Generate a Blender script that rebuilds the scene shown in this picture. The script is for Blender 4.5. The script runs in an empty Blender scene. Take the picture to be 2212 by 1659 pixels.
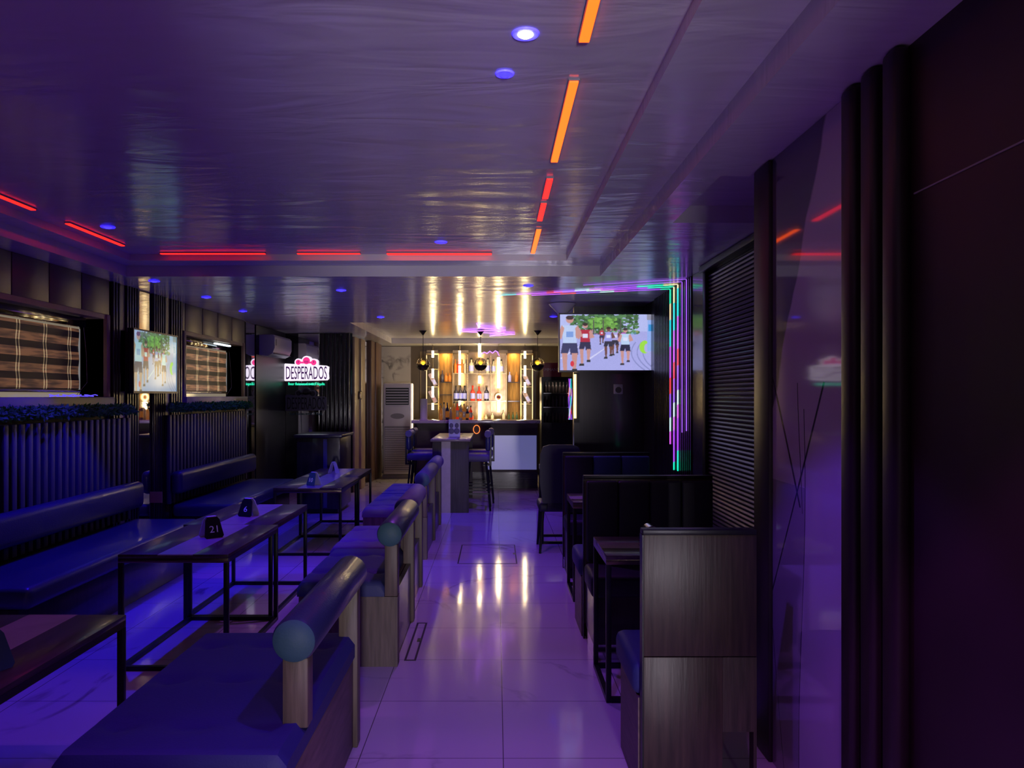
import bpy, bmesh, math, random
import numpy as np
from mathutils import Vector, Matrix
random.seed(7)
C = bpy.context.scene.collection
PI = math.pi
F, HC = 1662.0, 1.55          # focal length in pixels of the 2212 wide frame, camera height in metres
def at(px, py, Y):            # a point of the place, read off the photograph at depth Y
    return ((px-1072)*Y/F, Y, HC-(py-855)*Y/F)

# ------------------------------------------------------------------ materials
MATS = {}
def new_mat(name):
    m = bpy.data.materials.new(name); m.use_nodes = True
    nt = m.node_tree
    return m, nt, nt.nodes['Principled BSDF']
def mat(name, col, rough=.5, metal=0, coat=0, spec=.5, emit=None, es=0, noise=0, nscale=8, stretch=(1,1,1), bump=0, bscale=60, trans=0, ior=1.45, alpha=1, sheen=0):
    if name in MATS: return MATS[name]
    m, nt, b = new_mat(name)
    b.inputs['Base Color'].default_value = (*col, 1)
    b.inputs['Roughness'].default_value = rough
    b.inputs['Metallic'].default_value = metal
    b.inputs['Coat Weight'].default_value = coat
    b.inputs['Coat Roughness'].default_value = .08
    b.inputs['Specular IOR Level'].default_value = spec
    b.inputs['Transmission Weight'].default_value = trans
    b.inputs['IOR'].default_value = ior
    b.inputs['Alpha'].default_value = alpha
    b.inputs['Sheen Weight'].default_value = sheen
    if emit:
        b.inputs['Emission Color'].default_value = (*emit, 1)
        b.inputs['Emission Strength'].default_value = es
    L = nt.links
    if noise or bump:
        tc = nt.nodes.new('ShaderNodeTexCoord'); mp = nt.nodes.new('ShaderNodeMapping')
        mp.inputs['Scale'].default_value = stretch
        L.new(tc.outputs['Object'], mp.inputs['Vector'])
    if noise:
        n = nt.nodes.new('ShaderNodeTexNoise'); n.inputs['Scale'].default_value = nscale
        n.inputs['Detail'].default_value = 6
        L.new(mp.outputs[0], n.inputs['Vector'])
        r = nt.nodes.new('ShaderNodeValToRGB')
        r.color_ramp.elements[0].position = .3; r.color_ramp.elements[1].position = .7
        r.color_ramp.elements[0].color = (*[c*(1-noise) for c in col], 1)
        r.color_ramp.elements[1].color = (*[min(1, c*(1+noise)) for c in col], 1)
        L.new(n.outputs['Fac'], r.inputs[0]); L.new(r.outputs[0], b.inputs['Base Color'])
    if bump:
        n2 = nt.nodes.new('ShaderNodeTexNoise'); n2.inputs['Scale'].default_value = bscale
        n2.inputs['Detail'].default_value = 3
        L.new(mp.outputs[0], n2.inputs['Vector'])
        bp = nt.nodes.new('ShaderNodeBump'); bp.inputs['Strength'].default_value = bump
        bp.inputs['Distance'].default_value = .02
        L.new(n2.outputs['Fac'], bp.inputs['Height']); L.new(bp.outputs[0], b.inputs['Normal'])
    MATS[name] = m
    return m
def glow(name, col, s): return mat(name, (.04,.04,.04), .4, emit=col, es=s)

# wood: grain along one axis (stretch small on that axis)
WOODZ = mat('walnut_vertical', (.037,.022,.014), .42, noise=.45, nscale=3, stretch=(14,14,1.2), bump=.05, bscale=5)
OAK = mat('oak_post', (.115,.086,.06), .5, noise=.35, nscale=3, stretch=(16,16,1.2), bump=.06, bscale=5)
WOODY = mat('wood_base', (.13,.09,.075), .5, noise=.3, nscale=4, stretch=(10,1.2,10))
DARKWOOD = mat('dark_wood', (.022,.017,.018), .3, coat=.3, noise=.4, nscale=3, stretch=(12,12,1))
TABLEWOOD = mat('table_top_wood', (.06,.038,.034), .3, coat=.2, noise=.35, nscale=4, stretch=(9,1,9))
INLAY = mat('pale_inlay', (.36,.27,.32), .3, coat=.4, noise=.12, nscale=9)
BLACKMETAL = mat('black_metal', (.02,.02,.022), .38, metal=.6)
BRASSTRIM = mat('bronze_trim', (.16,.12,.09), .28, metal=.9)
NAVYLEATHER = mat('navy_leather', (.03,.034,.085), .36, coat=.15, bump=.12, bscale=120)
NAVYFABRIC = mat('navy_fabric', (.022,.026,.13), .6, bump=.08, bscale=150)
PLUMFABRIC = mat('plum_fabric', (.10,.085,.16), .62, sheen=.05, bump=.08, bscale=150)
ENDWOOD = mat('bench_end_wood', (.10,.07,.06), .5, noise=.35, nscale=3, stretch=(14,14,1.2), bump=.05, bscale=5)
TEALCAP = mat('teal_fabric', (.035,.09,.12), .6, bump=.08, bscale=120)
DARKUPH = mat('dark_upholstery', (.011,.011,.022), .55, bump=.05, bscale=90)
TEALUPH = mat('teal_upholstery', (.02,.06,.13), .5, bump=.05, bscale=90)
WHITEPL = mat('white_plastic', (.66,.64,.7), .4)
GREYPL = mat('grey_plastic', (.25,.24,.27), .45)
BLACKPL = mat('black_plastic', (.012,.012,.014), .3)
MIRROR = mat('mirror', (.8,.8,.82), .03, metal=1)
CHROME = mat('chrome', (.7,.7,.72), .12, metal=1)
BLACKGLOSS = mat('black_gloss', (.012,.012,.016), .06, coat=.5)
GLASS = mat('clear_glass', (.9,.93,.93), .02, trans=1, alpha=.35)
SMOKEGLASS = mat('smoked_glass', (.12,.08,.05), .05, trans=.6, alpha=.6)
BROWNPANEL = mat('taupe_panel', (.125,.095,.09), .38, noise=.1, nscale=5)
PALEWOOD = mat('pale_brown_frame', (.34,.25,.16), .4, noise=.15, nscale=5)
REDPANEL = mat('dark_red_panel', (.030,.012,.013), .45, noise=.25, nscale=2.0)
RIBMAT = mat('dark_rib', (.022,.010,.010), .42)
SLATBLUE = mat('slat_paint', (.05,.05,.085), .5)
SLATDARK = mat('dark_slat', (.03,.024,.022), .28, coat=.5)

def mat_ceiling():
    m, nt, b = new_mat('glossy_ceiling_paint')
    L = nt.links; N = nt.nodes.new
    b.inputs['Base Color'].default_value = (.62,.60,.64,1)
    b.inputs['Roughness'].default_value = .22
    b.inputs['Specular IOR Level'].default_value = .6
    tc = N('ShaderNodeTexCoord'); mp = N('ShaderNodeMapping'); mp.inputs['Scale'].default_value = (1,3.4,1)
    L.new(tc.outputs['Object'], mp.inputs[0])
    n = N('ShaderNodeTexNoise'); n.inputs['Scale'].default_value = 1.25; n.inputs['Detail'].default_value = 3; n.inputs['Distortion'].default_value = .8
    L.new(mp.outputs[0], n.inputs['Vector'])
    bp = N('ShaderNodeBump'); bp.inputs['Strength'].default_value = .22; bp.inputs['Distance'].default_value = .045
    L.new(n.outputs['Fac'], bp.inputs['Height']); L.new(bp.outputs[0], b.inputs['Normal'])
    mp2 = N('ShaderNodeMapping'); mp2.inputs['Scale'].default_value = (1,5,1)
    L.new(tc.outputs['Object'], mp2.inputs[0])
    n2 = N('ShaderNodeTexNoise'); n2.inputs['Scale'].default_value = 2.2; n2.inputs['Detail'].default_value = 7
    L.new(mp2.outputs[0], n2.inputs['Vector'])
    r = N('ShaderNodeMapRange'); r.inputs['To Min'].default_value = .1; r.inputs['To Max'].default_value = .3
    L.new(n2.outputs['Fac'], r.inputs['Value']); L.new(r.outputs[0], b.inputs['Roughness'])
    return m
def marble_nodes(nt, scale, base, vein, width=.03, sc=(1,1,1)):
    N = nt.nodes.new; L = nt.links
    tc = N('ShaderNodeTexCoord'); mp = N('ShaderNodeMapping'); mp.inputs['Scale'].default_value = sc
    mp.inputs['Rotation'].default_value = (.3,.2,.6)
    L.new(tc.outputs['Object'], mp.inputs[0])
    n = N('ShaderNodeTexNoise'); n.inputs['Scale'].default_value = scale; n.inputs['Detail'].default_value = 8; n.inputs['Distortion'].default_value = 1.3
    L.new(mp.outputs[0], n.inputs['Vector'])
    s = N('ShaderNodeMath'); s.operation = 'SUBTRACT'; s.inputs[1].default_value = .5
    a = N('ShaderNodeMath'); a.operation = 'ABSOLUTE'
    L.new(n.outputs['Fac'], s.inputs[0]); L.new(s.outputs[0], a.inputs[0])
    n3 = N('ShaderNodeTexNoise'); n3.inputs['Scale'].default_value = scale*.8
    L.new(tc.outputs['Object'], n3.inputs['Vector'])
    r = N('ShaderNodeValToRGB')
    r.color_ramp.elements[0].position = 0; r.color_ramp.elements[0].color = (1,1,1,1)
    r.color_ramp.elements[1].position = width; r.color_ramp.elements[1].color = (0,0,0,1)
    L.new(a.outputs[0], r.inputs[0])
    r3 = N('ShaderNodeValToRGB'); r3.color_ramp.elements[0].position = .48; r3.color_ramp.elements[1].position = .62
    L.new(n3.outputs['Fac'], r3.inputs[0])
    mu = N('ShaderNodeMath'); mu.operation = 'MULTIPLY'
    L.new(r.outputs[0], mu.inputs[0]); L.new(r3.outputs[0], mu.inputs[1])
    mx = N('ShaderNodeMix'); mx.data_type = 'RGBA'
    mx.inputs[6].default_value = (*base,1); mx.inputs[7].default_value = (*vein,1)
    L.new(mu.outputs[0], mx.inputs[0])
    return tc, mx.outputs[2]
def mat_floor():
    m, nt, b = new_mat('polished_marble_tile')
    N = nt.nodes.new; L = nt.links
    tc, col = marble_nodes(nt, .75, (.62,.57,.56), (.30,.25,.26), .018)
    mp = N('ShaderNodeMapping'); mp.inputs['Location'].default_value = (-.03+.615*20, -3.29+.615*20, 0)
    L.new(tc.outputs['Object'], mp.inputs[0])
    br = N('ShaderNodeTexBrick'); br.offset = 0; br.inputs['Scale'].default_value = 1
    br.inputs['Brick Width'].default_value = .615; br.inputs['Row Height'].default_value = .615
    br.inputs['Mortar Size'].default_value = .0022; br.inputs['Mortar Smooth'].default_value = .1
    br.inputs['Color1'].default_value = (1,1,1,1); br.inputs['Color2'].default_value = (.93,.93,.93,1); br.inputs['Mortar'].default_value = (.22,.2,.2,1)
    L.new(mp.outputs[0], br.inputs['Vector'])
    mx = N('ShaderNodeMix'); mx.data_type = 'RGBA'; mx.blend_type = 'MULTIPLY'; mx.inputs[0].default_value = 1
    L.new(col, mx.inputs[6]); L.new(br.outputs['Color'], mx.inputs[7]); L.new(mx.outputs[2], b.inputs['Base Color'])
    n = N('ShaderNodeTexNoise'); n.inputs['Scale'].default_value = 3; n.inputs['Detail'].default_value = 5
    L.new(tc.outputs['Object'], n.inputs['Vector'])
    b.inputs['Specular IOR Level'].default_value = .34
    r = N('ShaderNodeMapRange'); r.inputs['To Min'].default_value = .05; r.inputs['To Max'].default_value = .13
    L.new(n.outputs['Fac'], r.inputs['Value']); L.new(r.outputs[0], b.inputs['Roughness'])
    n2 = N('ShaderNodeTexNoise'); n2.inputs['Scale'].default_value = 9; n2.inputs['Detail'].default_value = 2
    L.new(tc.outputs['Object'], n2.inputs['Vector'])
    bp = N('ShaderNodeBump'); bp.inputs['Strength'].default_value = .05; bp.inputs['Distance'].default_value = .006
    L.new(n2.outputs['Fac'], bp.inputs['Height']); L.new(bp.outputs[0], b.inputs['Normal'])
    return m
def mat_marble(name, base, vein, scale, width, rough, sc=(1,1,1)):
    m, nt, b = new_mat(name)
    tc, col = marble_nodes(nt, scale, base, vein, width, sc)
    nt.links.new(col, b.inputs['Base Color']); b.inputs['Roughness'].default_value = rough
    b.inputs['Specular IOR Level'].default_value = .8
    return m
CEIL = mat_ceiling(); FLOOR = mat_floor()
MARBLE = mat_marble('back_wall_marble', (.45,.42,.44), (.03,.03,.03), 2.3, .09, .2)
COUNTERMARBLE = mat_marble('counter_marble', (.5,.46,.45), (.2,.17,.16), 4, .06, .15)
PLASTER = mat('wall_paint_dark', (.05,.042,.045), .5)

def mat_blind(name, lit):  # window light through the fabric is put in as emission
    m, nt, b = new_mat(name)
    N = nt.nodes.new; L = nt.links
    b.inputs['Roughness'].default_value = .45
    tc = N('ShaderNodeTexCoord'); sp = N('ShaderNodeSeparateXYZ'); L.new(tc.outputs['Object'], sp.inputs[0])
    def mth(op, a, v=None, bb=None):
        n = N('ShaderNodeMath'); n.operation = op
        L.new(a, n.inputs[0])
        if bb is not None: L.new(bb, n.inputs[1])
        elif v is not None: n.inputs[1].default_value = v
        return n.outputs[0]
    z = sp.outputs['Z']; y = sp.outputs['Y']
    zz = mth('FRACT', mth('MULTIPLY', z, 1/.118))               # zebra bands
    band = mth('GREATER_THAN', zz, .44)
    yy = mth('FRACT', mth('MULTIPLY', y, 1/.34))
    d1 = mth('LESS_THAN', mth('ABSOLUTE', mth('SUBTRACT', yy, .46)), .017)
    d2 = mth('LESS_THAN', mth('ABSOLUTE', mth('SUBTRACT', yy, .56)), .017)
    dl = mth('ADD', d1, None, d2)  # paired lines of light painted into the fabric
    nn = N('ShaderNodeTexNoise'); mp = N('ShaderNodeMapping'); mp.inputs['Scale'].default_value = (1,2.6,26)
    L.new(tc.outputs['Object'], mp.inputs[0]); L.new(mp.outputs[0], nn.inputs['Vector']); nn.inputs['Scale'].default_value = 1.5
    mx = N('ShaderNodeMix'); mx.data_type = 'RGBA'
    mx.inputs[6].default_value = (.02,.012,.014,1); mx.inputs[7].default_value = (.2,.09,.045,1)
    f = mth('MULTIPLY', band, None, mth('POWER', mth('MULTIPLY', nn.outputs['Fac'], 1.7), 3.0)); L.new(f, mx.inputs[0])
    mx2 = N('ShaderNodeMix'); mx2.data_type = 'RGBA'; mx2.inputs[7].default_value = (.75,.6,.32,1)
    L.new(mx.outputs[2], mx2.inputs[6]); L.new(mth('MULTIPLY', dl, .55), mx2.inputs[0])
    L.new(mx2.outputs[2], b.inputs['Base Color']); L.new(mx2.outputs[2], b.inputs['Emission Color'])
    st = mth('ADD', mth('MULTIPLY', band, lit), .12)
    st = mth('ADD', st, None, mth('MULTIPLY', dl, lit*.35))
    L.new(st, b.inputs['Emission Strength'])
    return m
BLIND1 = mat_blind('backlit_plaid_fabric', .5)
BLIND2 = mat_blind('backlit_plaid_fabric_bright', 1.1)

def mat_rainbow(name, off, s):
    m, nt, b = new_mat(name)
    N = nt.nodes.new; L = nt.links
    tc = N('ShaderNodeTexCoord'); sp = N('ShaderNodeSeparateXYZ'); L.new(tc.outputs['Object'], sp.inputs[0])
    a = N('ShaderNodeMath'); a.operation = 'SUBTRACT'; L.new(sp.outputs['X'], a.inputs[0]); L.new(sp.outputs['Z'], a.inputs[1])
    k = N('ShaderNodeMath'); k.operation = 'MULTIPLY_ADD'; L.new(a.outputs[0], k.inputs[0]); k.inputs[1].default_value = .55; k.inputs[2].default_value = off
    fr = N('ShaderNodeMath'); fr.operation = 'FRACT'; L.new(k.outputs[0], fr.inputs[0])
    r = N('ShaderNodeValToRGB'); cr = r.color_ramp; cr.interpolation = 'CONSTANT'
    cols = [(0,(.35,.05,1)),(.16,(.0,.9,.45)),(.28,(1,.75,.35)),(.36,(.0,.75,.8)),(.5,(.55,.08,1)),(.66,(1,.05,.05)),(.74,(.3,.1,1)),(.86,(.6,1,1)),(.93,(.7,.1,.9))]
    cr.elements[0].position = 0; cr.elements[0].color = (*cols[0][1],1)
    cr.elements[1].position = cols[1][0]; cr.elements[1].color = (*cols[1][1],1)
    for p, c in cols[2:]:
        e = cr.elements.new(p); e.color = (*c,1)
    L.new(fr.outputs[0], r.inputs[0]); L.new(r.outputs[0], b.inputs['Emission Color'])
    b.inputs['Emission Strength'].default_value = s
    return m

# ------------------------------------------------------------------ mesh building
class MB:
    def __init__(s): s.bm = bmesh.new(); s.fl = s.bm.faces.layers.int.new('flat')
    def box(s, x0,x1,y0,y1,z0,z1, bev=0, seg=2):
        old = set(s.bm.faces)
        vs = [s.bm.verts.new(p) for p in ((x0,y0,z0),(x1,y0,z0),(x1,y1,z0),(x0,y1,z0),(x0,y0,z1),(x1,y0,z1),(x1,y1,z1),(x0,y1,z1))]
        fs = [s.bm.faces.new([vs[i] for i in f]) for f in ((3,2,1,0),(4,5,6,7),(0,1,5,4),(1,2,6,5),(2,3,7,6),(3,0,4,7))]
        if bev:
            es = list({e for f in fs for e in f.edges})
            rs = set(bmesh.ops.bevel(s.bm, geom=es, offset=bev, segments=seg, affect='EDGES', clamp_overlap=True, profile=.5)['faces'])
            for f in s.bm.faces:
                if f not in old and f not in rs: f[s.fl] = 1
        else:
            for f in fs: f[s.fl] = 1
        return s
    def cyl(s, p0, p1, r0, r1=None, n=16):
        p0, p1 = Vector(p0), Vector(p1); r1 = r0 if r1 is None else r1
        d = (p1-p0).normalized(); u = d.orthogonal().normalized(); v = d.cross(u)
        a = [s.bm.verts.new(p0+(u*math.cos(2*PI*i/n)+v*math.sin(2*PI*i/n))*r0) for i in range(n)]
        b = [s.bm.verts.new(p1+(u*math.cos(2*PI*i/n)+v*math.sin(2*PI*i/n))*r1) for i in range(n)]
        for i in range(n): s.bm.faces.new((a[i],a[(i+1)%n],b[(i+1)%n],b[i]))
        s.bm.faces.new(a[::-1]); s.bm.faces.new(b)
        return s
    def tube(s, pts, r, n=8):
        pts = [Vector(p) for p in pts]; rings = []
        u = (pts[1]-pts[0]).orthogonal().normalized()
        for i, p in enumerate(pts):
            d = (pts[min(i+1,len(pts)-1)]-pts[max(i-1,0)]).normalized()
            u = (u-d*u.dot(d)).normalized(); v = d.cross(u)
            rings.append([s.bm.verts.new(p+(u*math.cos(2*PI*k/n)+v*math.sin(2*PI*k/n))*r) for k in range(n)])
        for a, b in zip(rings, rings[1:]):
            for k in range(n): s.bm.faces.new((a[k],a[(k+1)%n],b[(k+1)%n],b[k]))
        s.bm.faces.new(rings[0][::-1]); s.bm.faces.new(rings[-1])
        return s
    def lathe(s, prof, c=(0,0,0), n=20):
        rings = []
        for r, z in prof:
            rings.append([s.bm.verts.new((c[0]+r*math.cos(2*PI*k/n), c[1]+r*math.sin(2*PI*k/n), c[2]+z)) for k in range(n)])
        for a, b in zip(rings, rings[1:]):
            for k in range(n): s.bm.faces.new((a[k],a[(k+1)%n],b[(k+1)%n],b[k]))
        s.bm.faces.new(rings[0][::-1]); s.bm.faces.new(rings[-1])
        return s
    def prism(s, pts, axis, d0, d1):       # polygon in the two other axes, extruded along axis
        def P(a, b, d): return {'x':(d,a,b),'y':(a,d,b),'z':(a,b,d)}[axis]
        A = [s.bm.verts.new(P(a,b,d0)) for a,b in pts]; B = [s.bm.verts.new(P(a,b,d1)) for a,b in pts]
        n = len(pts)
        f = [s.bm.faces.new(A), s.bm.faces.new(B[::-1])]
        for i in range(n): f.append(s.bm.faces.new((A[i],B[i],B[(i+1)%n],A[(i+1)%n])))
        bmesh.ops.recalc_face_normals(s.bm, faces=f)
        return s
    def ball(s, c, r, sc=(1,1,1), u=16, v=10):
        m = Matrix.Translation(c) @ Matrix.Diagonal((*sc,1))
        bmesh.ops.create_uvsphere(s.bm, u_segments=u, v_segments=v, radius=r, matrix=m)
        return s
    def quad(s, *p):
        s.bm.faces.new([s.bm.verts.new(q) for q in p]); return s
    def cushion(s, x0,x1,y0,y1,z0,z1, tx=0, ty=0, rnd=.03, n=26, dimple=.022, puff=.008):
        g = {}
        W, D = x1-x0, y1-y0
        def rz(d): return rnd - math.sqrt(max(0, rnd*rnd-(rnd-min(d,rnd))**2))
        nx, ny = n, max(8, int(n*D/W)) if D < W else n; nx = max(8, int(n*W/D)) if W < D else n
        nx, ny = min(nx,60), min(int(max(8, n*D/W)),90)
        for i in range(nx+1):
            for j in range(ny+1):
                u = (1-math.cos(PI*i/nx))/2*.5+.5*i/nx; v = (1-math.cos(PI*j/ny))/2*.5+.5*j/ny
                x, y = x0+W*u, y0+D*v
                z = z1 - rz(min(u,1-u)*W) - rz(min(v,1-v)*D) + puff*math.sin(PI*u)*math.sin(PI*v)
                for a in range(tx):
                    for b in range(ty):
                        cx, cy = x0+W*(a+.5)/tx, y0+D*(b+.5)/ty
                        q = (x-cx)**2+(y-cy)**2
                        z -= dimple*math.exp(-q/.0018)
                        z -= dimple*.3*math.exp(-((y-cy)/.012)**2)*math.exp(-((x-cx)/.07)**2)
                g[i,j] = s.bm.verts.new((x,y,max(z,z0+.005)))
        for i in range(nx):
            for j in range(ny): s.bm.faces.new((g[i,j],g[i+1,j],g[i+1,j+1],g[i,j+1]))
        rim = [g[i,0] for i in range(nx)]+[g[nx,j] for j in range(ny)]+[g[i,ny] for i in range(nx,0,-1)]+[g[0,j] for j in range(ny,0,-1)]
        low = [s.bm.verts.new((v.co.x,v.co.y,z0)) for v in rim]
        k = len(rim)
        for i in range(k): s.bm.faces.new((rim[i],low[i],low[(i+1)%k],rim[(i+1)%k]))
        s.bm.faces.new(low)
        bmesh.ops.recalc_face_normals(s.bm, faces=s.bm.faces[:])
        return s
    def text(s, body, w, h, loc, depth=.004, rotz=0, tilt=0):   # letters in the XZ plane, read from -Y
        cu = bpy.data.curves.new('t','FONT'); cu.body = body; cu.align_x = 'CENTER'; cu.fill_mode = 'BOTH'
        cu.extrude = .05; cu.resolution_u = 3
        o = bpy.data.objects.new('t', cu); C.objects.link(o)
        bpy.context.view_layer.update()
        me = bpy.data.meshes.new_from_object(o.evaluated_get(bpy.context.evaluated_depsgraph_get()))
        bpy.data.objects.remove(o); bpy.data.curves.remove(cu)
        v = [p.co.copy() for p in me.vertices]
        lo = [min(p[k] for p in v) for k in range(3)]; hi = [max(p[k] for p in v) for k in range(3)]
        M = Matrix.Translation(loc) @ Matrix.Rotation(rotz,4,'Z') @ Matrix.Rotation(tilt,4,'X')
        nv = []
        for p in v:
            x = (p.x-(lo[0]+hi[0])/2)/(hi[0]-lo[0])*w; z = (p.y-(lo[1]+hi[1])/2)/(hi[1]-lo[1])*h
            nv.append(s.bm.verts.new(M @ Vector((x, -p.z/.05*depth/2, z))))
        for f in me.polygons:
            try: s.bm.faces.new([nv[i] for i in f.vertices])
            except ValueError: pass
        bpy.data.meshes.remove(me)
        return s
    def xf(s, M):
        bmesh.ops.transform(s.bm, matrix=M, verts=s.bm.verts[:]); return s
    def mesh(s, name, org=(0,0,0), smooth=35):
        bmesh.ops.translate(s.bm, verts=s.bm.verts[:], vec=-Vector(org))
        for f in s.bm.faces: f.smooth = bool(smooth) and f[s.fl] == 0
        s.bm.faces.layers.int.remove(s.fl)
        me = bpy.data.meshes.new(name); s.bm.to_mesh(me); s.bm.free()
        if smooth: me.set_sharp_from_angle(angle=math.radians(smooth))
        return me

ORG = {}
def put(name, mb, m, parent=None, loc=None, smooth=35, label=None):
    org = ORG[parent.name] if parent else (loc or (0,0,0))
    me = mb.mesh(name, org, smooth); me.materials.append(m)
    o = bpy.data.objects.new(name, me); C.objects.link(o)
    if parent: o.parent = parent
    else: o.location = org
    ORG[o.name] = org
    if label: o['label'] = label
    return o
def tag(o, label, cat, group=None):
    o['label'] = label; o['category'] = cat
    if group: o['group'] = group
    return o
def thing(name, label, cat, loc, group=None):
    o = bpy.data.objects.new(name, None); C.objects.link(o); o.location = loc
    o.empty_display_size = .1; ORG[o.name] = tuple(loc)
    return tag(o, label, cat, group)
def solo(name, mb, m, label, cat, loc, group=None, smooth=35):
    return tag(put(name, mb, m, None, loc, smooth), label, cat, group)
def struct(name, mb, m, parent=None, smooth=35):
    o = put(name, mb, m, parent, None, smooth)
    if not parent: o['kind'] = 'structure'
    return o
def dup(root, loc, label, rotz=0, group=None):
    def cp(o, parent):
        c = o.copy(); C.objects.link(c)
        if parent: c.parent = parent
        for ch in list(o.children): cp(ch, c)
        return c
    r = cp(root, None); r.location = loc; r.rotation_euler = (0,0,rotz); r['label'] = label
    if group: r['group'] = group
    return r
def box(*a, **k): return MB().box(*a, **k)

# ------------------------------------------------------------------ camera
cam = bpy.data.cameras.new('camera'); co = bpy.data.objects.new('camera', cam); C.objects.link(co)
co.location = (0,0,HC); co.rotation_euler = (PI/2,0,0)
cam.sensor_width = 36; cam.lens = F/2212*36
cam.shift_x = 34/2212; cam.shift_y = 25.5/2212; cam.clip_start = .05
bpy.context.scene.camera = co

# ------------------------------------------------------------------ the setting
ZC = 2.55
XL, XR, XN = -3.38, 1.65, 1.18       # left wall, far right wall, near right wall
struct('floor', MB().box(-3.7,1.75,-5.5,15.7,-.1,0), FLOOR)
def ceiling():
    areas = [(-9,9,-9,99,ZC), (-3.1,.868,-2.2,6.45,2.64), (-2.95,.567,-2,6.2,2.69), (-2.0,1.25,10.5,14.7,2.65), (1.02,1.6,3.5,4.45,2.65)]
    xs = sorted({-3.7,1.75,-3.1,.868,-2.95,.567,-2.0,1.25,1.02,1.6}); ys = sorted({-5.5,15.7,-2.2,6.45,-2,6.2,10.5,14.7,3.5,4.45})
    def h(i,j):
        x, y = (xs[i]+xs[i+1])/2, (ys[j]+ys[j+1])/2; z = ZC
        for a in areas[1:]:
            if a[0]<x<a[1] and a[2]<y<a[3]: z = a[4]
        return z
    b = MB()
    for i in range(len(xs)-1):
        for j in range(len(ys)-1):
            z = h(i,j); x0,x1,y0,y1 = xs[i],xs[i+1],ys[j],ys[j+1]
            b.quad((x0,y0,z),(x0,y1,z),(x1,y1,z),(x1,y0,z))
            if i+2 < len(xs) and abs(h(i+1,j)-z)>1e-6:
                z2 = h(i+1,j); b.quad((x1,y0,z),(x1,y1,z),(x1,y1,z2),(x1,y0,z2))
            if j+2 < len(ys) and abs(h(i,j+1)-z)>1e-6:
                z2 = h(i,j+1); b.quad((x0,y1,z),(x1,y1,z),(x1,y1,z2),(x0,y1,z2))
    return b
struct('ceiling', ceiling(), CEIL, smooth=0)

W1, W2 = (3.7,6.62), (8.32,10.2)
ZS, ZT = 1.54, 2.25
wl = MB().box(-3.66,XL,-5.5,15.7,0,1.41).box(-3.66,XL,-5.5,15.7,ZT,ZC+.1)
for a, b_ in ((-5.5,W1[0]),(W1[1],W2[0]),(W2[1],15.7)): wl.box(-3.66,XL,a,b_,1.41,ZT)
struct('wall_left', wl, PLASTER)
struct('wall_right', MB().box(XR,1.9,3.45,15.7,0,ZC+.1), mat('right_wall_dark', (.03,.028,.035), .3, coat=.3))
struct('wall_near_right', MB().box(XN,1.6,-5.5,3.44,0,ZC+.1), REDPANEL)
struct('wall_back', MB().box(-3.7,1.9,15.5,15.7,0,ZC+.2), mat('back_wall_brown', (.10,.072,.05), .45, noise=.1, nscale=3))
struct('wall_rear_left', MB().box(-3.38,-2.3,12.3,15.5,0,ZC+.1), BLACKGLOSS)
struct('wall_partition', MB().box(.87,XR,8.6,8.72,0,ZC+.05), DARKWOOD)
# unseen entrance behind the camera: doorway edges set to shape the daylight
re = MB().box(-3.66,.2,-2.6,-2.5,0,ZC+.15).box(.74,1.2,-2.6,-2.5,0,ZC+.15).box(.2,.74,-2.6,-2.5,2.3,ZC+.15)
struct('wall_rear_unseen', re, PLASTER)
struct('wall_entrance_unseen', MB().box(-3.66,XN,-5.6,-5.5,0,ZC+.1), PLASTER)
# upper tile fascia over the windows, sills and frames
for n_, (a, b_) in enumerate((W1, W2)):
    fa = MB(); y = b_+.05
    w = .45 if n_ == 0 else .49
    while y > a-.1:
        fa.box(XL,XL+.025,max(y-w+.012,a-.1),y,ZT,ZC-.001,bev=.003); y -= w
    struct('trim_%d' % (n_+1), fa, BROWNPANEL)
    wroot = MB().box(XL-.2,XL+.03,b_,b_+.06,ZS,ZT,bev=.003).box(XL-.2,XL+.03,a-.06,a,ZS,ZT,bev=.003).box(XL-.2,XL+.02,a,b_,ZT-.04,ZT)
    wn = struct('window_%d' % (n_+1), wroot, PALEWOOD)
    struct('window_sill', MB().box(XL-.2,XL+.06,a-.06,b_+.08,1.41,ZS,bev=.006), BROWNPANEL if n_ == 0 else PALEWOOD, wn)
    struct('window_pane', MB().box(XL-.215,XL-.205,a,b_,ZS,ZT-.04), mat('lit_window_glass', (.05,.05,.05), .1, emit=(.9,.75,.55), es=.25), wn)

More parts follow.
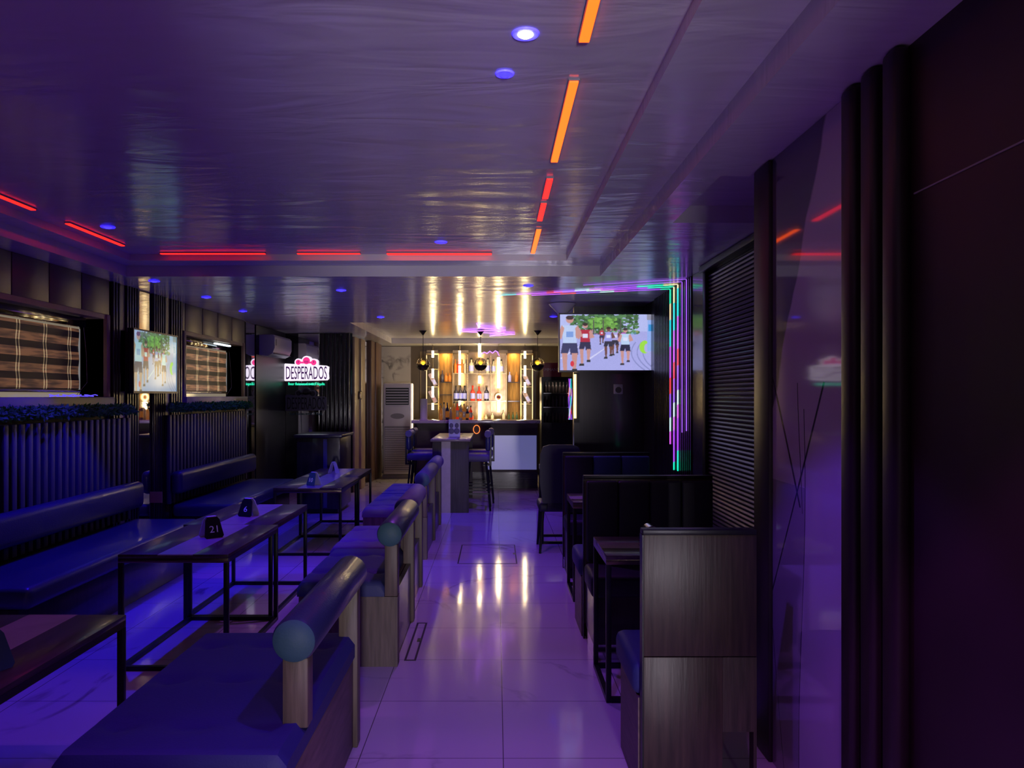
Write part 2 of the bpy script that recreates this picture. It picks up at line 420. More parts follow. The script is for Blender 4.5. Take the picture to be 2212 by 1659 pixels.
def blind(y0, y1, lab, m, lit):
    x = XL-.12
    t = thing('roller_blind', lab, 'blind', (x, (y0+y1)/2, ZS+.02))
    put('valance', MB().box(x-.03,x+.05,y0,y1,ZT-.13,ZT-.045,bev=.01), BLACKGLOSS, t)
    f = MB(); n = 14
    prof = [(x+.004*math.sin(i*1.1), ZS+.06+i*(ZT-.14-ZS-.06)/n) for i in range(n+1)]
    for (xa,za),(xb,zb) in zip(prof, prof[1:]):
        f.quad((xa,y0+.03,za),(xa,y1-.03,za),(xb,y1-.03,zb),(xb,y0+.03,zb))
    bmesh.ops.remove_doubles(f.bm, verts=f.bm.verts[:], dist=1e-5)
    bmesh.ops.solidify(f.bm, geom=f.bm.faces[:], thickness=.002)
    put('fabric', f, m, t, smooth=60)
    put('bottom_bar', MB().cyl((x,y0+.02,ZS+.05),(x,y1-.02,ZS+.05),.013), CHROME, t)
    put('pull_cord', MB().tube([(x+.03,y1-.01,ZT-.12),(x+.05,y1-.005,1.9),(x+.07,y1-.03,1.66),(x+.05,y1-.15,1.56)],.002,5), GREYPL, t)
    put('side_channel', MB().box(x-.01,x+.004,y1-.028,y1-.016,ZS+.06,ZT-.14), mat('pale_channel',(.5,.5,.5),.35,emit=(.8,.85,.8),es=.22), t)
    return t
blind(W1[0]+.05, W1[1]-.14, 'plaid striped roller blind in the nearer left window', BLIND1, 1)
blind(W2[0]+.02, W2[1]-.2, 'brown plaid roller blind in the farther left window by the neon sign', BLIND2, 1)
solo('tube_lamp', MB().box(XL-.02,XL+.02,9.25,9.75,2.17,2.19,bev=.006), glow('cool_tube',(.75,.9,1),2.2), 'short cool white tube lamp under the lintel of the farther window', 'lamp', (XL,9.5,2.17))
solo('string_lights', MB().tube([(XL-.05+.03*math.sin(i*2.3), 5.9+i*.03, ZS+.012+.008*math.cos(i*1.7)) for i in range(24)],.004,6), glow('blue_wire',(.12,.08,1),1.2), 'tangle of blue glowing wire lights on the nearer window sill', 'lights', (XL-.05,6.2,ZS))

# dark slatted cladding on the left wall between the windows
sl = MB()
def slats(y0, y1, p, w, x=XL, d=.03, z0=0, z1=ZC):
    sl.box(x,x+.006,y0,y1,z0,z1)
    y = y0
    while y+w <= y1+1e-6:
        sl.box(x+.006,x+.006+d,y,y+w,z0,z1,bev=.004); y += p
slats(6.72,6.86,.05,.03); slats(6.97,7.24,.05,.03); slats(7.52,7.8,.05,.03); slats(7.92,8.2,.06,.035)
struct('trim_3', sl, SLATDARK)
struct('trim_4', MB().box(XL,XL+.02,6.87,6.96,0,ZC-.001).box(XL,XL+.02,7.81,7.91,0,ZC-.001), mat('tan_strip',(.16,.12,.09),.35))
solo('wall_mirror', MB().box(XL,XL+.012,7.26,7.5,.05,ZC-.01), MIRROR, 'narrow full height mirror strip between slats behind the left television', 'mirror', (XL,7.38,.05))
solo('wall_mirror', MB().box(XL,XL+.012,10.35,10.72,.05,ZC-.01), MIRROR, 'narrow mirror strip on the left wall past the farther window', 'mirror', (XL,10.5,.05))
solo('wall_panel', MB().box(XL,XL+.02,6.74,7.2,1.585,2.14,bev=.004), BLACKPL, 'flat black panel on the left wall behind the left television', 'panel', (XL,6.97,1.585))

# ------------------------------------------------------------------ near right wall cladding
rib = MB()
for y0 in (2.18,2.315,2.45):
    rib.box(XN-.05,XN,y0,y0+.085,0,ZC-.002,bev=.018,seg=3)
struct('trim_5', rib, RIBMAT)
def mat_smoke():
    m, nt, b = new_mat('smoky_vein_marble')
    N = nt.nodes.new; L = nt.links
    tc = N('ShaderNodeTexCoord'); sp = N('ShaderNodeSeparateXYZ'); L.new(tc.outputs['Object'], sp.inputs[0])
    def mth(op, a, v=None):
        n = N('ShaderNodeMath'); n.operation = op
        for i, q in enumerate((a, v)):
            if q is None: continue
            if isinstance(q, (int,float)): n.inputs[i].default_value = q
            else: L.new(q, n.inputs[i])
        return n.outputs[0]
    y, z = sp.outputs['Y'], sp.outputs['Z']
    nz = N('ShaderNodeTexNoise'); nz.inputs['Scale'].default_value = 1.7; nz.inputs['Detail'].default_value = 3
    L.new(tc.outputs['Object'], nz.inputs['Vector'])
    w = mth('MULTIPLY', mth('SUBTRACT', nz.outputs['Fac'], .5), .22)
    # upper veil: widens with height between two slanted edges
    edge = mth('ADD', mth('MULTIPLY', mth('SUBTRACT', 2.33, z), .5), mth('ADD', w, 2.84))   # boundary in y
    veil = N('ShaderNodeMapRange'); L.new(mth('SUBTRACT', y, edge), veil.inputs['Value'])
    veil.inputs['From Min'].default_value = -.004; veil.inputs['From Max'].default_value = .012
    veilm = mth('MULTIPLY', veil.outputs[0], mth('GREATER_THAN', z, 1.5))
    # dark ribbon lines
    def line(z0, y0, sl, amp, ph, wd, za, zb):
        c = mth('ADD', mth('MULTIPLY', mth('SUBTRACT', z, z0), sl), y0)
        c = mth('ADD', c, mth('MULTIPLY', mth('SINE', mth('ADD', mth('MULTIPLY', z, 3.1), ph)), amp))
        d = mth('ABSOLUTE', mth('SUBTRACT', y, c))
        r = N('ShaderNodeMapRange'); L.new(d, r.inputs['Value'])
        r.inputs['From Min'].default_value = wd; r.inputs['From Max'].default_value = wd*.3
        return mth('MULTIPLY', mth('MULTIPLY', r.outputs[0], mth('LESS_THAN', z, zb)), mth('GREATER_THAN', z, za))
    ls = [line(1.49,2.81,-.578,.006,.2,.012,.6,1.6), line(.75,2.94,.0,.03,1.0,.005,0,1.5), line(.69,3.27,.23,.01,.3,.005,0,.7), line(1.46,3.17,.58,.02,.5,.013,1.12,1.65), line(1.4,2.95,-.1,.07,2.2,.005,1.1,1.6)]
    tot = ls[0]
    for q in ls[1:]: tot = mth('MAXIMUM', tot, q)
    # lower wash: a slightly darker body of the vein left of its line
    cc = mth('ADD', mth('MULTIPLY', mth('SINE', mth('ADD', mth('MULTIPLY', z, 3.1), 1.0)), .03), 2.94)
    wash = mth('MULTIPLY', mth('GREATER_THAN', y, cc), mth('LESS_THAN', z, 1.2))
    tot = mth('MAXIMUM', tot, mth('MULTIPLY', wash, .45))
    tot = mth('MAXIMUM', tot, mth('MULTIPLY', veilm, .82))
    mx = N('ShaderNodeMix'); mx.data_type = 'RGBA'
    mx.inputs[6].default_value = (.5,.44,.47,1); mx.inputs[7].default_value = (.03,.03,.045,1)
    L.new(tot, mx.inputs[0]); L.new(mx.outputs[2], b.inputs['Base Color'])
    b.inputs['Roughness'].default_value = .05; b.inputs['Specular IOR Level'].default_value = .75
    return m
struct('trim_6', MB().box(XN-.012,XN,2.58,3.25,.0,ZC-.002), mat_smoke())
pil = MB().box(XN-.03,XN,3.25,3.44,0,ZC-.002,bev=.008)
struct('trim_7', pil, RIBMAT)
struct('trim_8', MB().box(XN-.003,XN,-2.4,2.17,2.118,2.122), mat('pale_joint',(.3,.25,.25),.5))

# ------------------------------------------------------------------ shutter and right niche
sh = thing('roller_shutter', 'dark ribbed roller shutter on the right wall behind the booths', 'shutter', (XR-.03,4.8,.3))
cu = MB(); z = .32
while z < 2.47:
    cu.prism([(XR-.005,z),(XR-.022,z+.004),(XR-.03,z+.014),(XR-.022,z+.025),(XR-.005,z+.029)], 'y', 3.62, 5.88); z += .03
put('curtain', cu, mat('shutter_slat',(.16,.15,.18),.3,metal=.5), sh)
put('guide_rail', MB().box(XR-.05,XR,5.89,5.97,.0,2.5,bev=.006), BLACKMETAL, sh)
put('guide_rail', MB().box(XR-.05,XR,3.5,3.61,.0,2.5,bev=.006), BLACKMETAL, sh)
put('head_box', MB().box(XR-.08,XR,3.5,5.97,2.5,2.548,bev=.008), BLACKMETAL, sh)
struct('trim_9', MB().box(XR-.02,XR,6.05,6.38,0,ZC-.002), mat('blue_gloss_panel',(.06,.06,.09),.2,coat=.5))
rb = MB()
y = 6.42
while y < 7.9:
    rb.box(XR-.025,XR,y,y+.035,0,ZC-.002,bev=.004); y += .07
struct('trim_10', rb, DARKWOOD)

# ------------------------------------------------------------------ ceiling lights
REDLED = glow('red_led', (1,.012,.008), 2.8); REDHOT = glow('orange_led', (1,.085,.004), 3.6)
def strip(x0,x1,y0,y1,m,lab):
    t = thing('light_strip', lab, 'light', ((x0+x1)/2,(y0+y1)/2,2.66), 'red light strips on the ceiling tray')
    put('housing', MB().box(x0-.004,x1+.004,y0-.004,y1+.004,2.683,2.6895), GREYPL, t)
    put('diffuser', MB().box(x0,x1,y0,y1,2.677,2.6828), m, t)
SY = lambda y: F*1.127/(855-y)
for y0,y1,m,lab in ((120,-60,REDHOT,'orange red light strip nearest the camera, leaving the top edge'),
                    (351,178,REDHOT,'longest orange light strip running beside the bright blue lamp'),
                    (430,388,REDLED,'short red light strip, nearer of the two short ones on the right'),
                    (478,441,REDLED,'short red light strip just behind another short one'),
                    (548,497,REDHOT,'orange light strip at the far right corner of the tray')):
    ya, yb = SY(y1), SY(y0)
    if y0 == 120: ya, yb = 1.9, SY(92)
    x = .28 if y1 != 497 else .29
    strip(x-.016,x+.016,min(ya,yb),max(ya,yb),m,lab)
for x0,x1,lab in ((836,1062,'bright red strip at the tray back edge, above the bar'),(643,778,'red strip at the tray back edge, second from the right corner'),(348,573,'thin red strip at the tray back edge, nearest the left corner')):
    yb = 6.13
    strip((x0-1072)*yb/F,(x1-1072)*yb/F,yb-.02,yb+(.012 if x0!=836 else .04),REDLED,lab)
strip(-2.83,-2.8,5.05,5.8,REDLED,'red strip along the left tray edge, nearer the back corner')
strip(-2.83,-2.8,4.0,4.68,REDLED,'red strip along the left tray edge, cut by the frame')

BLUEGLOW = glow('blue_lamp', (.03,.02,1), 3.5); HOTBLUE = glow('blue_white_lamp', (.75,.75,1), 9)
def spot(x, y, z, lab, big=False, r=.028):
    t = thing('downlight', lab, 'lamp', (x,y,z-.02), 'blue downlights')
    prof = [(r*.96,-.004),(r*1.55,-.006),(r*1.7,.0),(r*1.7,.0005)]
    b = MB()
    n = 24
    rings = [[b.bm.verts.new((x+a*math.cos(2*PI*k/n), y+a*math.sin(2*PI*k/n), z+h)) for k in range(n)] for a,h in prof]
    for a, c in zip(rings, rings[1:]):
        for k in range(n): b.bm.faces.new((a[k],a[(k+1)%n],c[(k+1)%n],c[k]))
    put('trim_ring', b, mat('blue_ring',(.5,.5,.6),.4,emit=(.02,.01,1),es=2.5 if big else .15), t)  # the lamp's blue halo is put into the ring as emission
    put('bulb', MB().lathe([(r*.6,-.012),(r*.95,-.006),(r*.95,-.001)],(x,y,z),20), HOTBLUE if big else BLUEGLOW, t)
spot(.092,2.42,2.69,'bright white and blue downlight on the ceiling near the camera',True,.026)
spot(.03,2.72,2.69,'dim flat blue downlight just behind the bright one',r=.02)
spot(-2.62,5.19,2.69,'blue downlight on the tray near the left red strip')
spot(-.41,5.7,2.69,'blue downlight just before the bright red back strip')
for x,y,lab in ((-2.98,6.7,'blue downlight over the left slatted wall'),(-1.47,7.29,'blue downlight over the second pair of tables'),(.29,6.98,'blue downlight near the rainbow strips'),
                (-2.94,7.8,'blue downlight before the farther window'),(-2.99,9.08,'blue downlight over the farther left bench'),(-1.47,9.78,'blue downlight before the high table'),(.72,9.7,'blue downlight beside the right television mount')):
    spot(x,y,ZC,lab)

for i,(yv,zb,xl,dy,s) in enumerate(((7.16,1.1,.35,.45,1.5),(7.01,.875,.02,.6,1.7),(6.86,.88,.55,.5,1.7),(6.7,1.23,.9,.35,1),(6.55,1.25,.78,.35,1))):
    x = XR-.032
    lab = ['rainbow light strip nearest the television, down the wall','longest rainbow light strip reaching far along the ceiling','middle rainbow light strip with a red top','thin violet light strip on the right wall','outermost violet light strip nearest the shutter'][i]
    b = MB().box(x-.004,x+.004,yv-(.004 if i<3 else .0022),yv+(.004 if i<3 else .0022),zb,ZC-.01)
    b.prism([(xl,yv+dy-.005),(x-.002,yv-.005),(x-.002,yv+.005),(xl,yv+dy+.005)],'z',ZC-.009,ZC-.005)
    o = put('led_strip', b, mat_rainbow('rainbow_led_%d' % i, .13*i+.07*(i%2), s) if i<3 else glow('violet_led_%d' % i, (.4,.12,1), 1.1), None, (x,yv,zb))
    tag(o, lab, 'light', 'rainbow strips around the television corner')

# ------------------------------------------------------------------ televisions
def tv_picture():
    W, H = 260, 150
    im = np.zeros((H,W,3)); yy, xx = np.mgrid[0:H,0:W]; u = xx/W; v = yy/H      # v downward
    im[:] = (.62,.66,.95)
    im[v>.30] = (.55,.56,.88)
    rng = np.random.RandomState(3)
    def ell(cx,cy,rx,ry,c): im[((u-cx)/rx)**2+((v-cy)/ry)**2<1] = c
    def poly(pts,c):
        m = np.zeros((H,W),bool); n = len(pts); px = np.array([p[0] for p in pts]); py = np.array([p[1] for p in pts])
        j = n-1
        for i in range(n):
            cond = ((py[i]>v)!=(py[j]>v)) & (u < (px[j]-px[i])*(v-py[i])/(py[j]-py[i]+1e-9)+px[i])
            m ^= cond; j = i
        im[m] = c
    for k in range(520):                                                        # tree crowns
        cx = rng.uniform(.12,.80); cy = rng.uniform(.0,.34) if cx>.3 else rng.uniform(.02,.28)
        if rng.rand() < (.45 if cx<.3 or cx>.68 else .1): continue
        g = rng.uniform(.16,.46); ell(cx,cy,rng.uniform(.012,.03),rng.uniform(.012,.03),(g*.5,g*.95,g*.45))
    for k in range(120):
        cx = rng.uniform(.30,.58); cy = rng.uniform(.06,.24); g = rng.uniform(.35,.7); ell(cx,cy,.018,.022,(g*.55,g,g*.3))
    for k in range(60):
        ell(rng.uniform(.05,.8),rng.uniform(.27,.36),.012,.02,tuple(rng.uniform(.2,.7,3)))
    for x in (.34,.44,.62): poly([(x,.1),(x+.012,.1),(x+.012,.35),(x,.35)],(.2,.2,.18))
    poly([(0,.42),(.3,.36),(.8,.36),(1,.5),(1,1),(0,1)],(.56,.57,.9))
    for x0 in (.0,.30): poly([(x0,.78),(x0+.25,.5),(x0+.256,.5),(x0+.012,.8)],(.8,.8,1))
    for q in (.72,.78,.84):                                                     # tram rails
        for k in range(60):
            t = k/60; ell(q+.12*(t-.5)**2*2+t*t*.1,.5+.5*t,.005,.012,(.4,.42,.7))
    ell(.875,.58,.055,.115,(.5,.85,.15)); ell(.9,.6,.03,.08,(.6,.6,.9))
    poly([(.905,.1),(.965,.1),(.975,.66),(.9,.66)],(.45,.6,.95)); poly([(.915,.18),(.955,.18),(.96,.3),(.915,.3)],(.1,.45,.8)); poly([(.90,.0),(.99,.0),(.99,.1),(.90,.1)],(.45,.45,.55))
    skin=(.72,.45,.42); dark=(.3,.16,.14)
    def runner(x,y0,h,top,shorts,sk,bib=(.85,.85,1)):
        def P(a,b): return (x+a*h*.56, y0+b*h)
        ell(*P(0,.06),.035*h,.06*h,sk); ell(*P(0,.03),.036*h,.035*h,(.12,.08,.08))
        poly([P(-.13,.15),P(.13,.15),P(.11,.45),P(-.11,.45)],top)
        poly([P(-.13,.15),P(-.22,.33),P(-.14,.38),P(-.09,.2)],sk); poly([P(.13,.15),P(.22,.33),P(.1,.36),P(.09,.2)],sk)
        poly([P(-.06,.25),P(.06,.25),P(.06,.34),P(-.06,.34)],bib)
        poly([P(-.12,.44),P(.12,.44),P(.14,.62),P(.01,.62),P(0,.52),P(-.04,.62),P(-.15,.6)],shorts)
        poly([P(-.13,.6),P(-.04,.6),P(-.05,.94),P(-.1,.94)],sk); poly([P(.03,.6),P(.13,.6),P(.1,.86),P(.05,.86)],sk)
        poly([P(-.13,.93),P(-.03,.93),P(-.03,.98),P(-.15,.98)],(.1,.1,.12)); poly([P(.04,.85),P(.12,.85),P(.12,.9),P(.03,.9)],(.1,.1,.12))
    runner(.57,.24,.5,(.6,.55,.85),(.1,.09,.14),dark); runner(.50,.22,.58,(.5,.5,.9),(.1,.09,.14),dark); runner(.43,.24,.3,(.7,.15,.2),(.1,.1,.2),dark)
    runner(.675,.24,.68,(.65,.78,.95),(.06,.06,.12),skin); runner(.26,.15,.78,(.6,.08,.14),(.1,.09,.18),skin)
    runner(.10,.02,1.12,(.66,.76,.97),(.12,.12,.25),skin,(.35,.5,.85)); ell(.125,.88,.02,.05,(.8,.1,.15))
    im *= (1+.10*(rng.rand(H,W,1)-.5)); blur = im.copy()
    blur[1:-1,1:-1] = (im[1:-1,1:-1]*2+im[:-2,1:-1]+im[2:,1:-1]+im[1:-1,:-2]+im[1:-1,2:])/6
    return np.clip(blur*.93+.04,0,1), W, H
PIC = tv_picture()
def mat_screen(name, tint, s):
    m, nt, b = new_mat(name)
    N = nt.nodes.new; L = nt.links
    at_ = N('ShaderNodeAttribute'); at_.attribute_name = 'picture'
    mx = N('ShaderNodeMix'); mx.data_type = 'RGBA'; mx.blend_type = 'MULTIPLY'; mx.inputs[0].default_value = 1; mx.inputs[7].default_value = (*tint,1)
    L.new(at_.outputs['Color'], mx.inputs[6]); L.new(mx.outputs[2], b.inputs['Emission Color'])
    b.inputs['Base Color'].default_value = (.01,.01,.01,1); b.inputs['Roughness'].default_value = .12
    b.inputs['Emission Strength'].default_value = s
    return m
def screen_mesh(w, h, rng=None):
    im, W, H = PIC
    xs = (np.arange(W+1)/W-.5)*w; zs = (.5-np.arange(H+1)/H)*h
    verts = [(x,0,z) for z in zs for x in xs]
    faces = [(j*(W+1)+i,(j+1)*(W+1)+i,(j+1)*(W+1)+i+1,j*(W+1)+i+1) for j in range(H) for i in range(W)]
    me = bpy.data.meshes.new('screen'); me.from_pydata(verts, [], faces)
    a = me.attributes.new('picture','FLOAT_COLOR','FACE')
    col = np.ones((H*W,4),np.float32); col[:,:3] = (im.reshape(-1,3))**1.5
    a.data.foreach_set('color', col.ravel())
    return me
def television(loc, w, h, rotz, lab, tint, s):
    t = thing('television', lab, 'television', loc); t.rotation_euler = (0,0,rotz)
    o = loc
    def P(*a): return MB().box(*a, bev=.004).xf(Matrix.Translation(o))
    put('casing', P(-w/2-.014,w/2+.014,.004,.05,-h/2-.02,h/2+.014), BLACKPL, t)
    bz = MB()
    for a in ((-w/2-.014,-w/2,-.006,.004,-h/2-.02,h/2+.014),(w/2,w/2+.014,-.006,.004,-h/2-.02,h/2+.014),(-w/2,w/2,-.006,.004,h/2,h/2+.014),(-w/2,w/2,-.006,.004,-h/2-.02,-h/2)): bz.box(*a)
    put('bezel', bz.xf(Matrix.Translation(o)), BLACKPL, t)
    me = screen_mesh(w, h); me.materials.append(mat_screen('tv_screen_%d' % len(bpy.data.objects), tint, s))
    sc = bpy.data.objects.new('screen', me); C.objects.link(sc); sc.parent = t; sc.location = (0,.002,0)
    put('wall_mount', MB().box(-.12,.12,.05,.12 if rotz else .38,-.1,.1).xf(Matrix.Translation(o)), BLACKMETAL, t)
    return t
x0,_,z0 = at(1314,739.5,8.2)
television((x0,8.2,z0), 1.03, .595, 0, 'wide flat television showing road runners, hung on the right partition', (1,1,1.03), .95)
television((-3.235,7.33,1.868), .93, .55, PI/2, 'television with a pale green runner picture, on the left wall between the windows', (.62,.95,.76), .75)
# mount arm of the right television
tm = thing('ceiling_speaker', 'white cone ceiling speaker beside the right television top', 'speaker', (.72,8.35,2.42))
put('cone', MB().lathe([(.05,0),(.06,.03),(.13,.10),(.15,.125)],(.72,8.35,2.42),24), WHITEPL, tm)
put('grille', MB().lathe([(.02,-.012),(.05,-.006),(.05,0)],(.72,8.35,2.42),24), GREYPL, tm)
sp = thing('wall_sensor', 'small square wall box with black dial under the right television', 'box', (1.36,8.58,1.63))
put('plate', MB().box(1.31,1.41,8.57,8.6,1.57,1.68,bev=.006), WHITEPL, sp)
put('dial', MB().cyl((1.36,8.555,1.615),(1.36,8.57,1.615),.034,n=20), BLACKPL, sp)
lw = thing('light_tube', 'warm amber vertical light tube at the partition edge beside the fridge', 'light', (.87,8.6,1.3))
put('tube', MB().cyl((.878,8.57,1.3),(.878,8.57,1.79),.014), glow('amber_tube',(1,.6,.2),4), lw)
put('bracket', MB().box(.866,.93,8.588,8.602,1.25,1.83), BLACKMETAL, lw)

# ------------------------------------------------------------------ left benches
def hedge(y0, y1, x0, x1, z0, z1, n, lab):
    b = MB()
    for _ in range(n):
        y = random.uniform(y0,y1); a = random.uniform(0,PI); r = random.uniform(.5,1)
        c = Vector(((x0+x1)/2+math.cos(a)*(x1-x0)/2*r, y, z0+(z1-z0)*random.random()**.8))
        for k in range(3):
            d = Vector((random.uniform(-.3,1),random.uniform(-1,1),random.uniform(-.7,1))).normalized()
            s_ = d.orthogonal().normalized()*random.uniform(.006,.011); L_ = random.uniform(.025,.05)
            b.quad(c, c+d*L_*.5+s_, c+d*L_, c+d*L_*.5-s_)
    for k in range(int((y1-y0)/.1)):
        y = y0+.05+k*.1
        b.ball(((x0+x1)/2,y,(z0+z1)/2),.05,(.6,1.1,.95),8,6)
    return solo('garland', b, mat('hedge_leaf',(.07,.32,.05),.7,spec=.1,noise=.4,nscale=20), lab, 'garland', ((x0+x1)/2,(y0+y1)/2,z0), smooth=0)
def wall_bench(y0, y1, xb, xf, lab, glab):
    t = thing('wall_bench', lab, 'bench', ((xb+xf)/2,(y0+y1)/2,0), 'wall benches under the left windows')
    put('base', MB().box(xb,xf+.06-.14,y0+.03,y1-.02,0,.33,bev=.01), DARKWOOD, t)
    put('seat_cushion', MB().box(xb+.02,xf,y0,y1,.331,.46,bev=.04,seg=4), NAVYLEATHER, t)
    put('back_board', MB().box(xb-.06,xb-.036,y0,y1,.46,1.355), BLACKPL, t)
    s = MB()
    y = y0+.01
    while y < y1-.05:
        s.box(xb-.035,xb,y,y+.05,.46,1.355,bev=.004); y += .09
    put('slat_back', s, SLATBLUE, t)
    put('back_pad', MB().box(xb+.001,xb+.12,y0,y1+.02,.56,.79,bev=.05,seg=5), NAVYLEATHER, t)
    hedge(y0, y1, xb-.05, xb+.06, 1.395, 1.46, int((y1-y0)*420), glab)
    return t
wall_bench(4.35,6.85,-3.25,-2.64,'long blue leather wall bench with slatted back under the nearer window','green leaf garland on the slats under the nearer window')
wb2 = wall_bench(7.72,10.15,-3.28,-2.64,'blue leather wall bench with slatted back under the farther window','green leaf garland on the slats under the farther window')
cd = thing('reserved_card', 'small tan card standing at the far end of the nearer wall bench', 'card', (-3.1,6.99,.6))
put('card_face', MB().box(-3.14,-3.03,6.975,6.98,.58,.68).xf(Matrix.Identity(4)), mat('tan_card',(.5,.35,.22),.5), cd)
put('stem', MB().cyl((-3.085,6.978,0.0),(-3.085,6.978,.58),.008), BLACKMETAL, cd)

# ------------------------------------------------------------------ middle tables
def table(x0,x1,y0,y1,z,lab,group,axis='y',top=TABLEWOOD):
    cx, cy = (x0+x1)/2,(y0+y1)/2
    t = thing('metal_frame_table', lab, 'table', (cx,cy,0), group)
    if axis == 'y':
        a, b_ = x0+(x1-x0)*.36, x0+(x1-x0)*.68
        tp = put('tabletop', MB().box(x0,a,y0,y1,z-.022,z,bev=.002).box(b_,x1,y0,y1,z-.022,z,bev=.002).box(a,b_,y0,y1,z-.022,z-.006), top, t)
        put('inlay_strip', MB().box(a,b_,y0,y1,z-.006,z), INLAY, tp)
    else:
        a, b_ = y0+(y1-y0)*.36, y0+(y1-y0)*.66
        tp = put('tabletop', MB().box(x0,x1,y0,a,z-.022,z,bev=.002).box(x0,x1,b_,y1,z-.022,z,bev=.002).box(x0,x1,a,b_,z-.022,z-.006), top, t)
        put('inlay_strip', MB().box(x0,x1,a,b_,z-.006,z), INLAY, tp)
    s = .026
    put('top_rail', MB().box(x0,x1,y0,y0+s,z-.048,z-.022,bev=.002).box(x0,x1,y1-s,y1,z-.048,z-.022,bev=.002).box(x0,x0+s,y0+s,y1-s,z-.048,z-.022).box(x1-s,x1,y0+s,y1-s,z-.048,z-.022), BRASSTRIM if axis=='y' else BRASSTRIM, t)
    for X in (x0,x1-s):
        for Y in (y0,y1-s): put('leg', MB().box(X,X+s,Y,Y+s,0,z-.048,bev=.002), BLACKMETAL, t)
    put('floor_rail', MB().box(x0+s,x1-s,y0,y0+s,0,s).box(x0+s,x1-s,y1-s,y1,0,s).box(x0,x0+s,y0+s,y1-s,0,s).box(x1-s,x1,y0+s,y1-s,0,s), BLACKMETAL, t)
    return t
GT = 'low tables with a pale stripe along the middle benches'
ZT_ = .657
table(-2.13,-1.51,2.15,3.14,ZT_,'low striped table at the left frame edge, nearest the camera',GT)
table(-2.13,-1.51,4.33,5.33,ZT_,'low striped table carrying the number 21 sign',GT)
table(-2.17,-1.555,5.335,6.33,ZT_,'low striped table carrying the number 6 sign',GT)
table(-2.16,-1.5,7.45,8.44,ZT_,'low striped table nearer half of the far pair, with the teal number sign',GT)
table(-2.16,-1.53,8.445,9.44,ZT_,'low striped table by the high bar table, with the tent card seen edge on',GT)

def number_sign(x,y,rz,num,lab,face=BLACKPL):
    z = ZT_+.0005
    t = thing('table_number', lab, 'sign', (x,y,z), 'table number tents'); 
    def leaf(sgn):
        b = MB(); h, w0, w1 = .135, .062, .045
        out = [(-w0+.012,0),(w0-.012,0),(w0,.012)]
        out += [(w1,h-.02),(w1-.015,h),(-w1+.015,h),(-w1,h-.02),(-w0,.012)]
        b.prism(out,'y',-.002,.002)
        b.xf(Matrix.Translation((0,sgn*.048,0)) @ Matrix.Rotation(sgn*math.radians(16),4,'X'))
        return b
    M = Matrix.Translation((x,y,z))
    fr = put('front_leaf', leaf(-1).xf(M), face, t)
    put('back_leaf', leaf(1).xf(M), WHITEPL, t)
    put('ridge', MB().box(-.03,.03,-.0135,.0135,.126,.133,bev=.002).xf(M), WHITEPL, t)
    if num:
        a = math.radians(-16)
        put('number', MB().text(num,.022*len(num)+.008,.042,(0,-.0505+.055*math.tan(math.radians(16)),.055),.003,0,a).xf(M), mat('number_white',(.75,.75,.85),.5,emit=(.5,.5,1),es=.02), fr)
    t.rotation_euler = (0,0,rz)
    return t
number_sign(-1.84,5.72,math.radians(-22),'6','dark tent sign reading 6 in white on a striped table')
number_sign(-1.8,4.86,math.radians(44),'21','dark tent sign reading 21 in white on a striped table')
number_sign(-1.82,7.68,math.radians(-38),'10','teal tent number sign at the near edge of the far tables',TEALCAP)
number_sign(-1.87,8.85,math.radians(82),'','pale tent card seen edge on at the far end of the tables',WHITEPL)
number_sign(-1.655,2.5,math.radians(70),'','teal tent sign cut by the left frame edge',TEALCAP)

# ------------------------------------------------------------------ middle benches (backs to the aisle)
def mid_bench(x0, x1, ys, yb0, yb1, lab, seatm, bolm, fullend):
    t = thing('banquette_bench', lab, 'bench', ((x0+x1)/2,(ys+yb1)/2,0), 'bolster backed benches in the middle row')
    put('base', MB().box(x0+.02,x1-(.055 if fullend else .02),ys+(.09 if fullend else .02),yb1-.015,0,.4,bev=.006), WOODY, t)
    put('seat_cushion', MB().cushion(x0,x1-.075 if fullend else x1-.012,ys,yb1,.401,.49,3,3 if yb1-ys>1 else 2,.035), seatm, t)
    for Y in (yb0+.005, yb1-.085):
        if fullend: put('post', MB().box(x1-.074,x1,Y if Y>yb0+.1 else Y-.005,Y+.08,.0 if Y>yb0+.1 else .401,.7,bev=.006), ENDWOOD, t)
        else: put('post', MB().box(x1-.085,x1,Y,Y+.07,.47 if Y<yb1-.2 else 0,.7,bev=.008), OAK, t)
    if fullend:
        put('end_panel', MB().box(x0+.01,x1,ys,ys+.085,0,.4), ENDWOOD, t)
        put('side_panel', MB().box(x1-.05,x1-.021,ys+.09,yb1-.09,0,.4), DARKWOOD, t)
    cx = x1-.045; r = .074
    bo = put('bolster', MB().lathe([(r*.9,0),(r,.012),(r,yb1-yb0-.012),(r*.9,yb1-yb0)],(0,0,0),32).xf(Matrix.Translation((cx,yb0,.757)) @ Matrix.Rotation(-PI/2,4,'X')), bolm, t)
    put('end_cap', MB().lathe([(.01,-.022),(r*.55,-.016),(r*.8,-.008),(r*.93,.0),(r*.9,.003)],(0,0,0),32).xf(Matrix.Translation((cx,yb0-.002,.757)) @ Matrix.Rotation(-PI/2,4,'X')), TEALCAP, bo)
    return t
mid_bench(-1.32,-.61,2.27,2.49,3.47,'nearest navy tufted bench with a round bolster and wooden posts',NAVYFABRIC,NAVYLEATHER,False)
mid_bench(-1.14,-.565,4.40,4.40,5.36,'second navy tufted bench, wooden end facing the camera',NAVYFABRIC,NAVYLEATHER,True)
mid_bench(-1.17,-.60,5.405,5.405,6.31,'third bench with plum grey bolster joined behind the second',PLUMFABRIC,PLUMFABRIC,True)
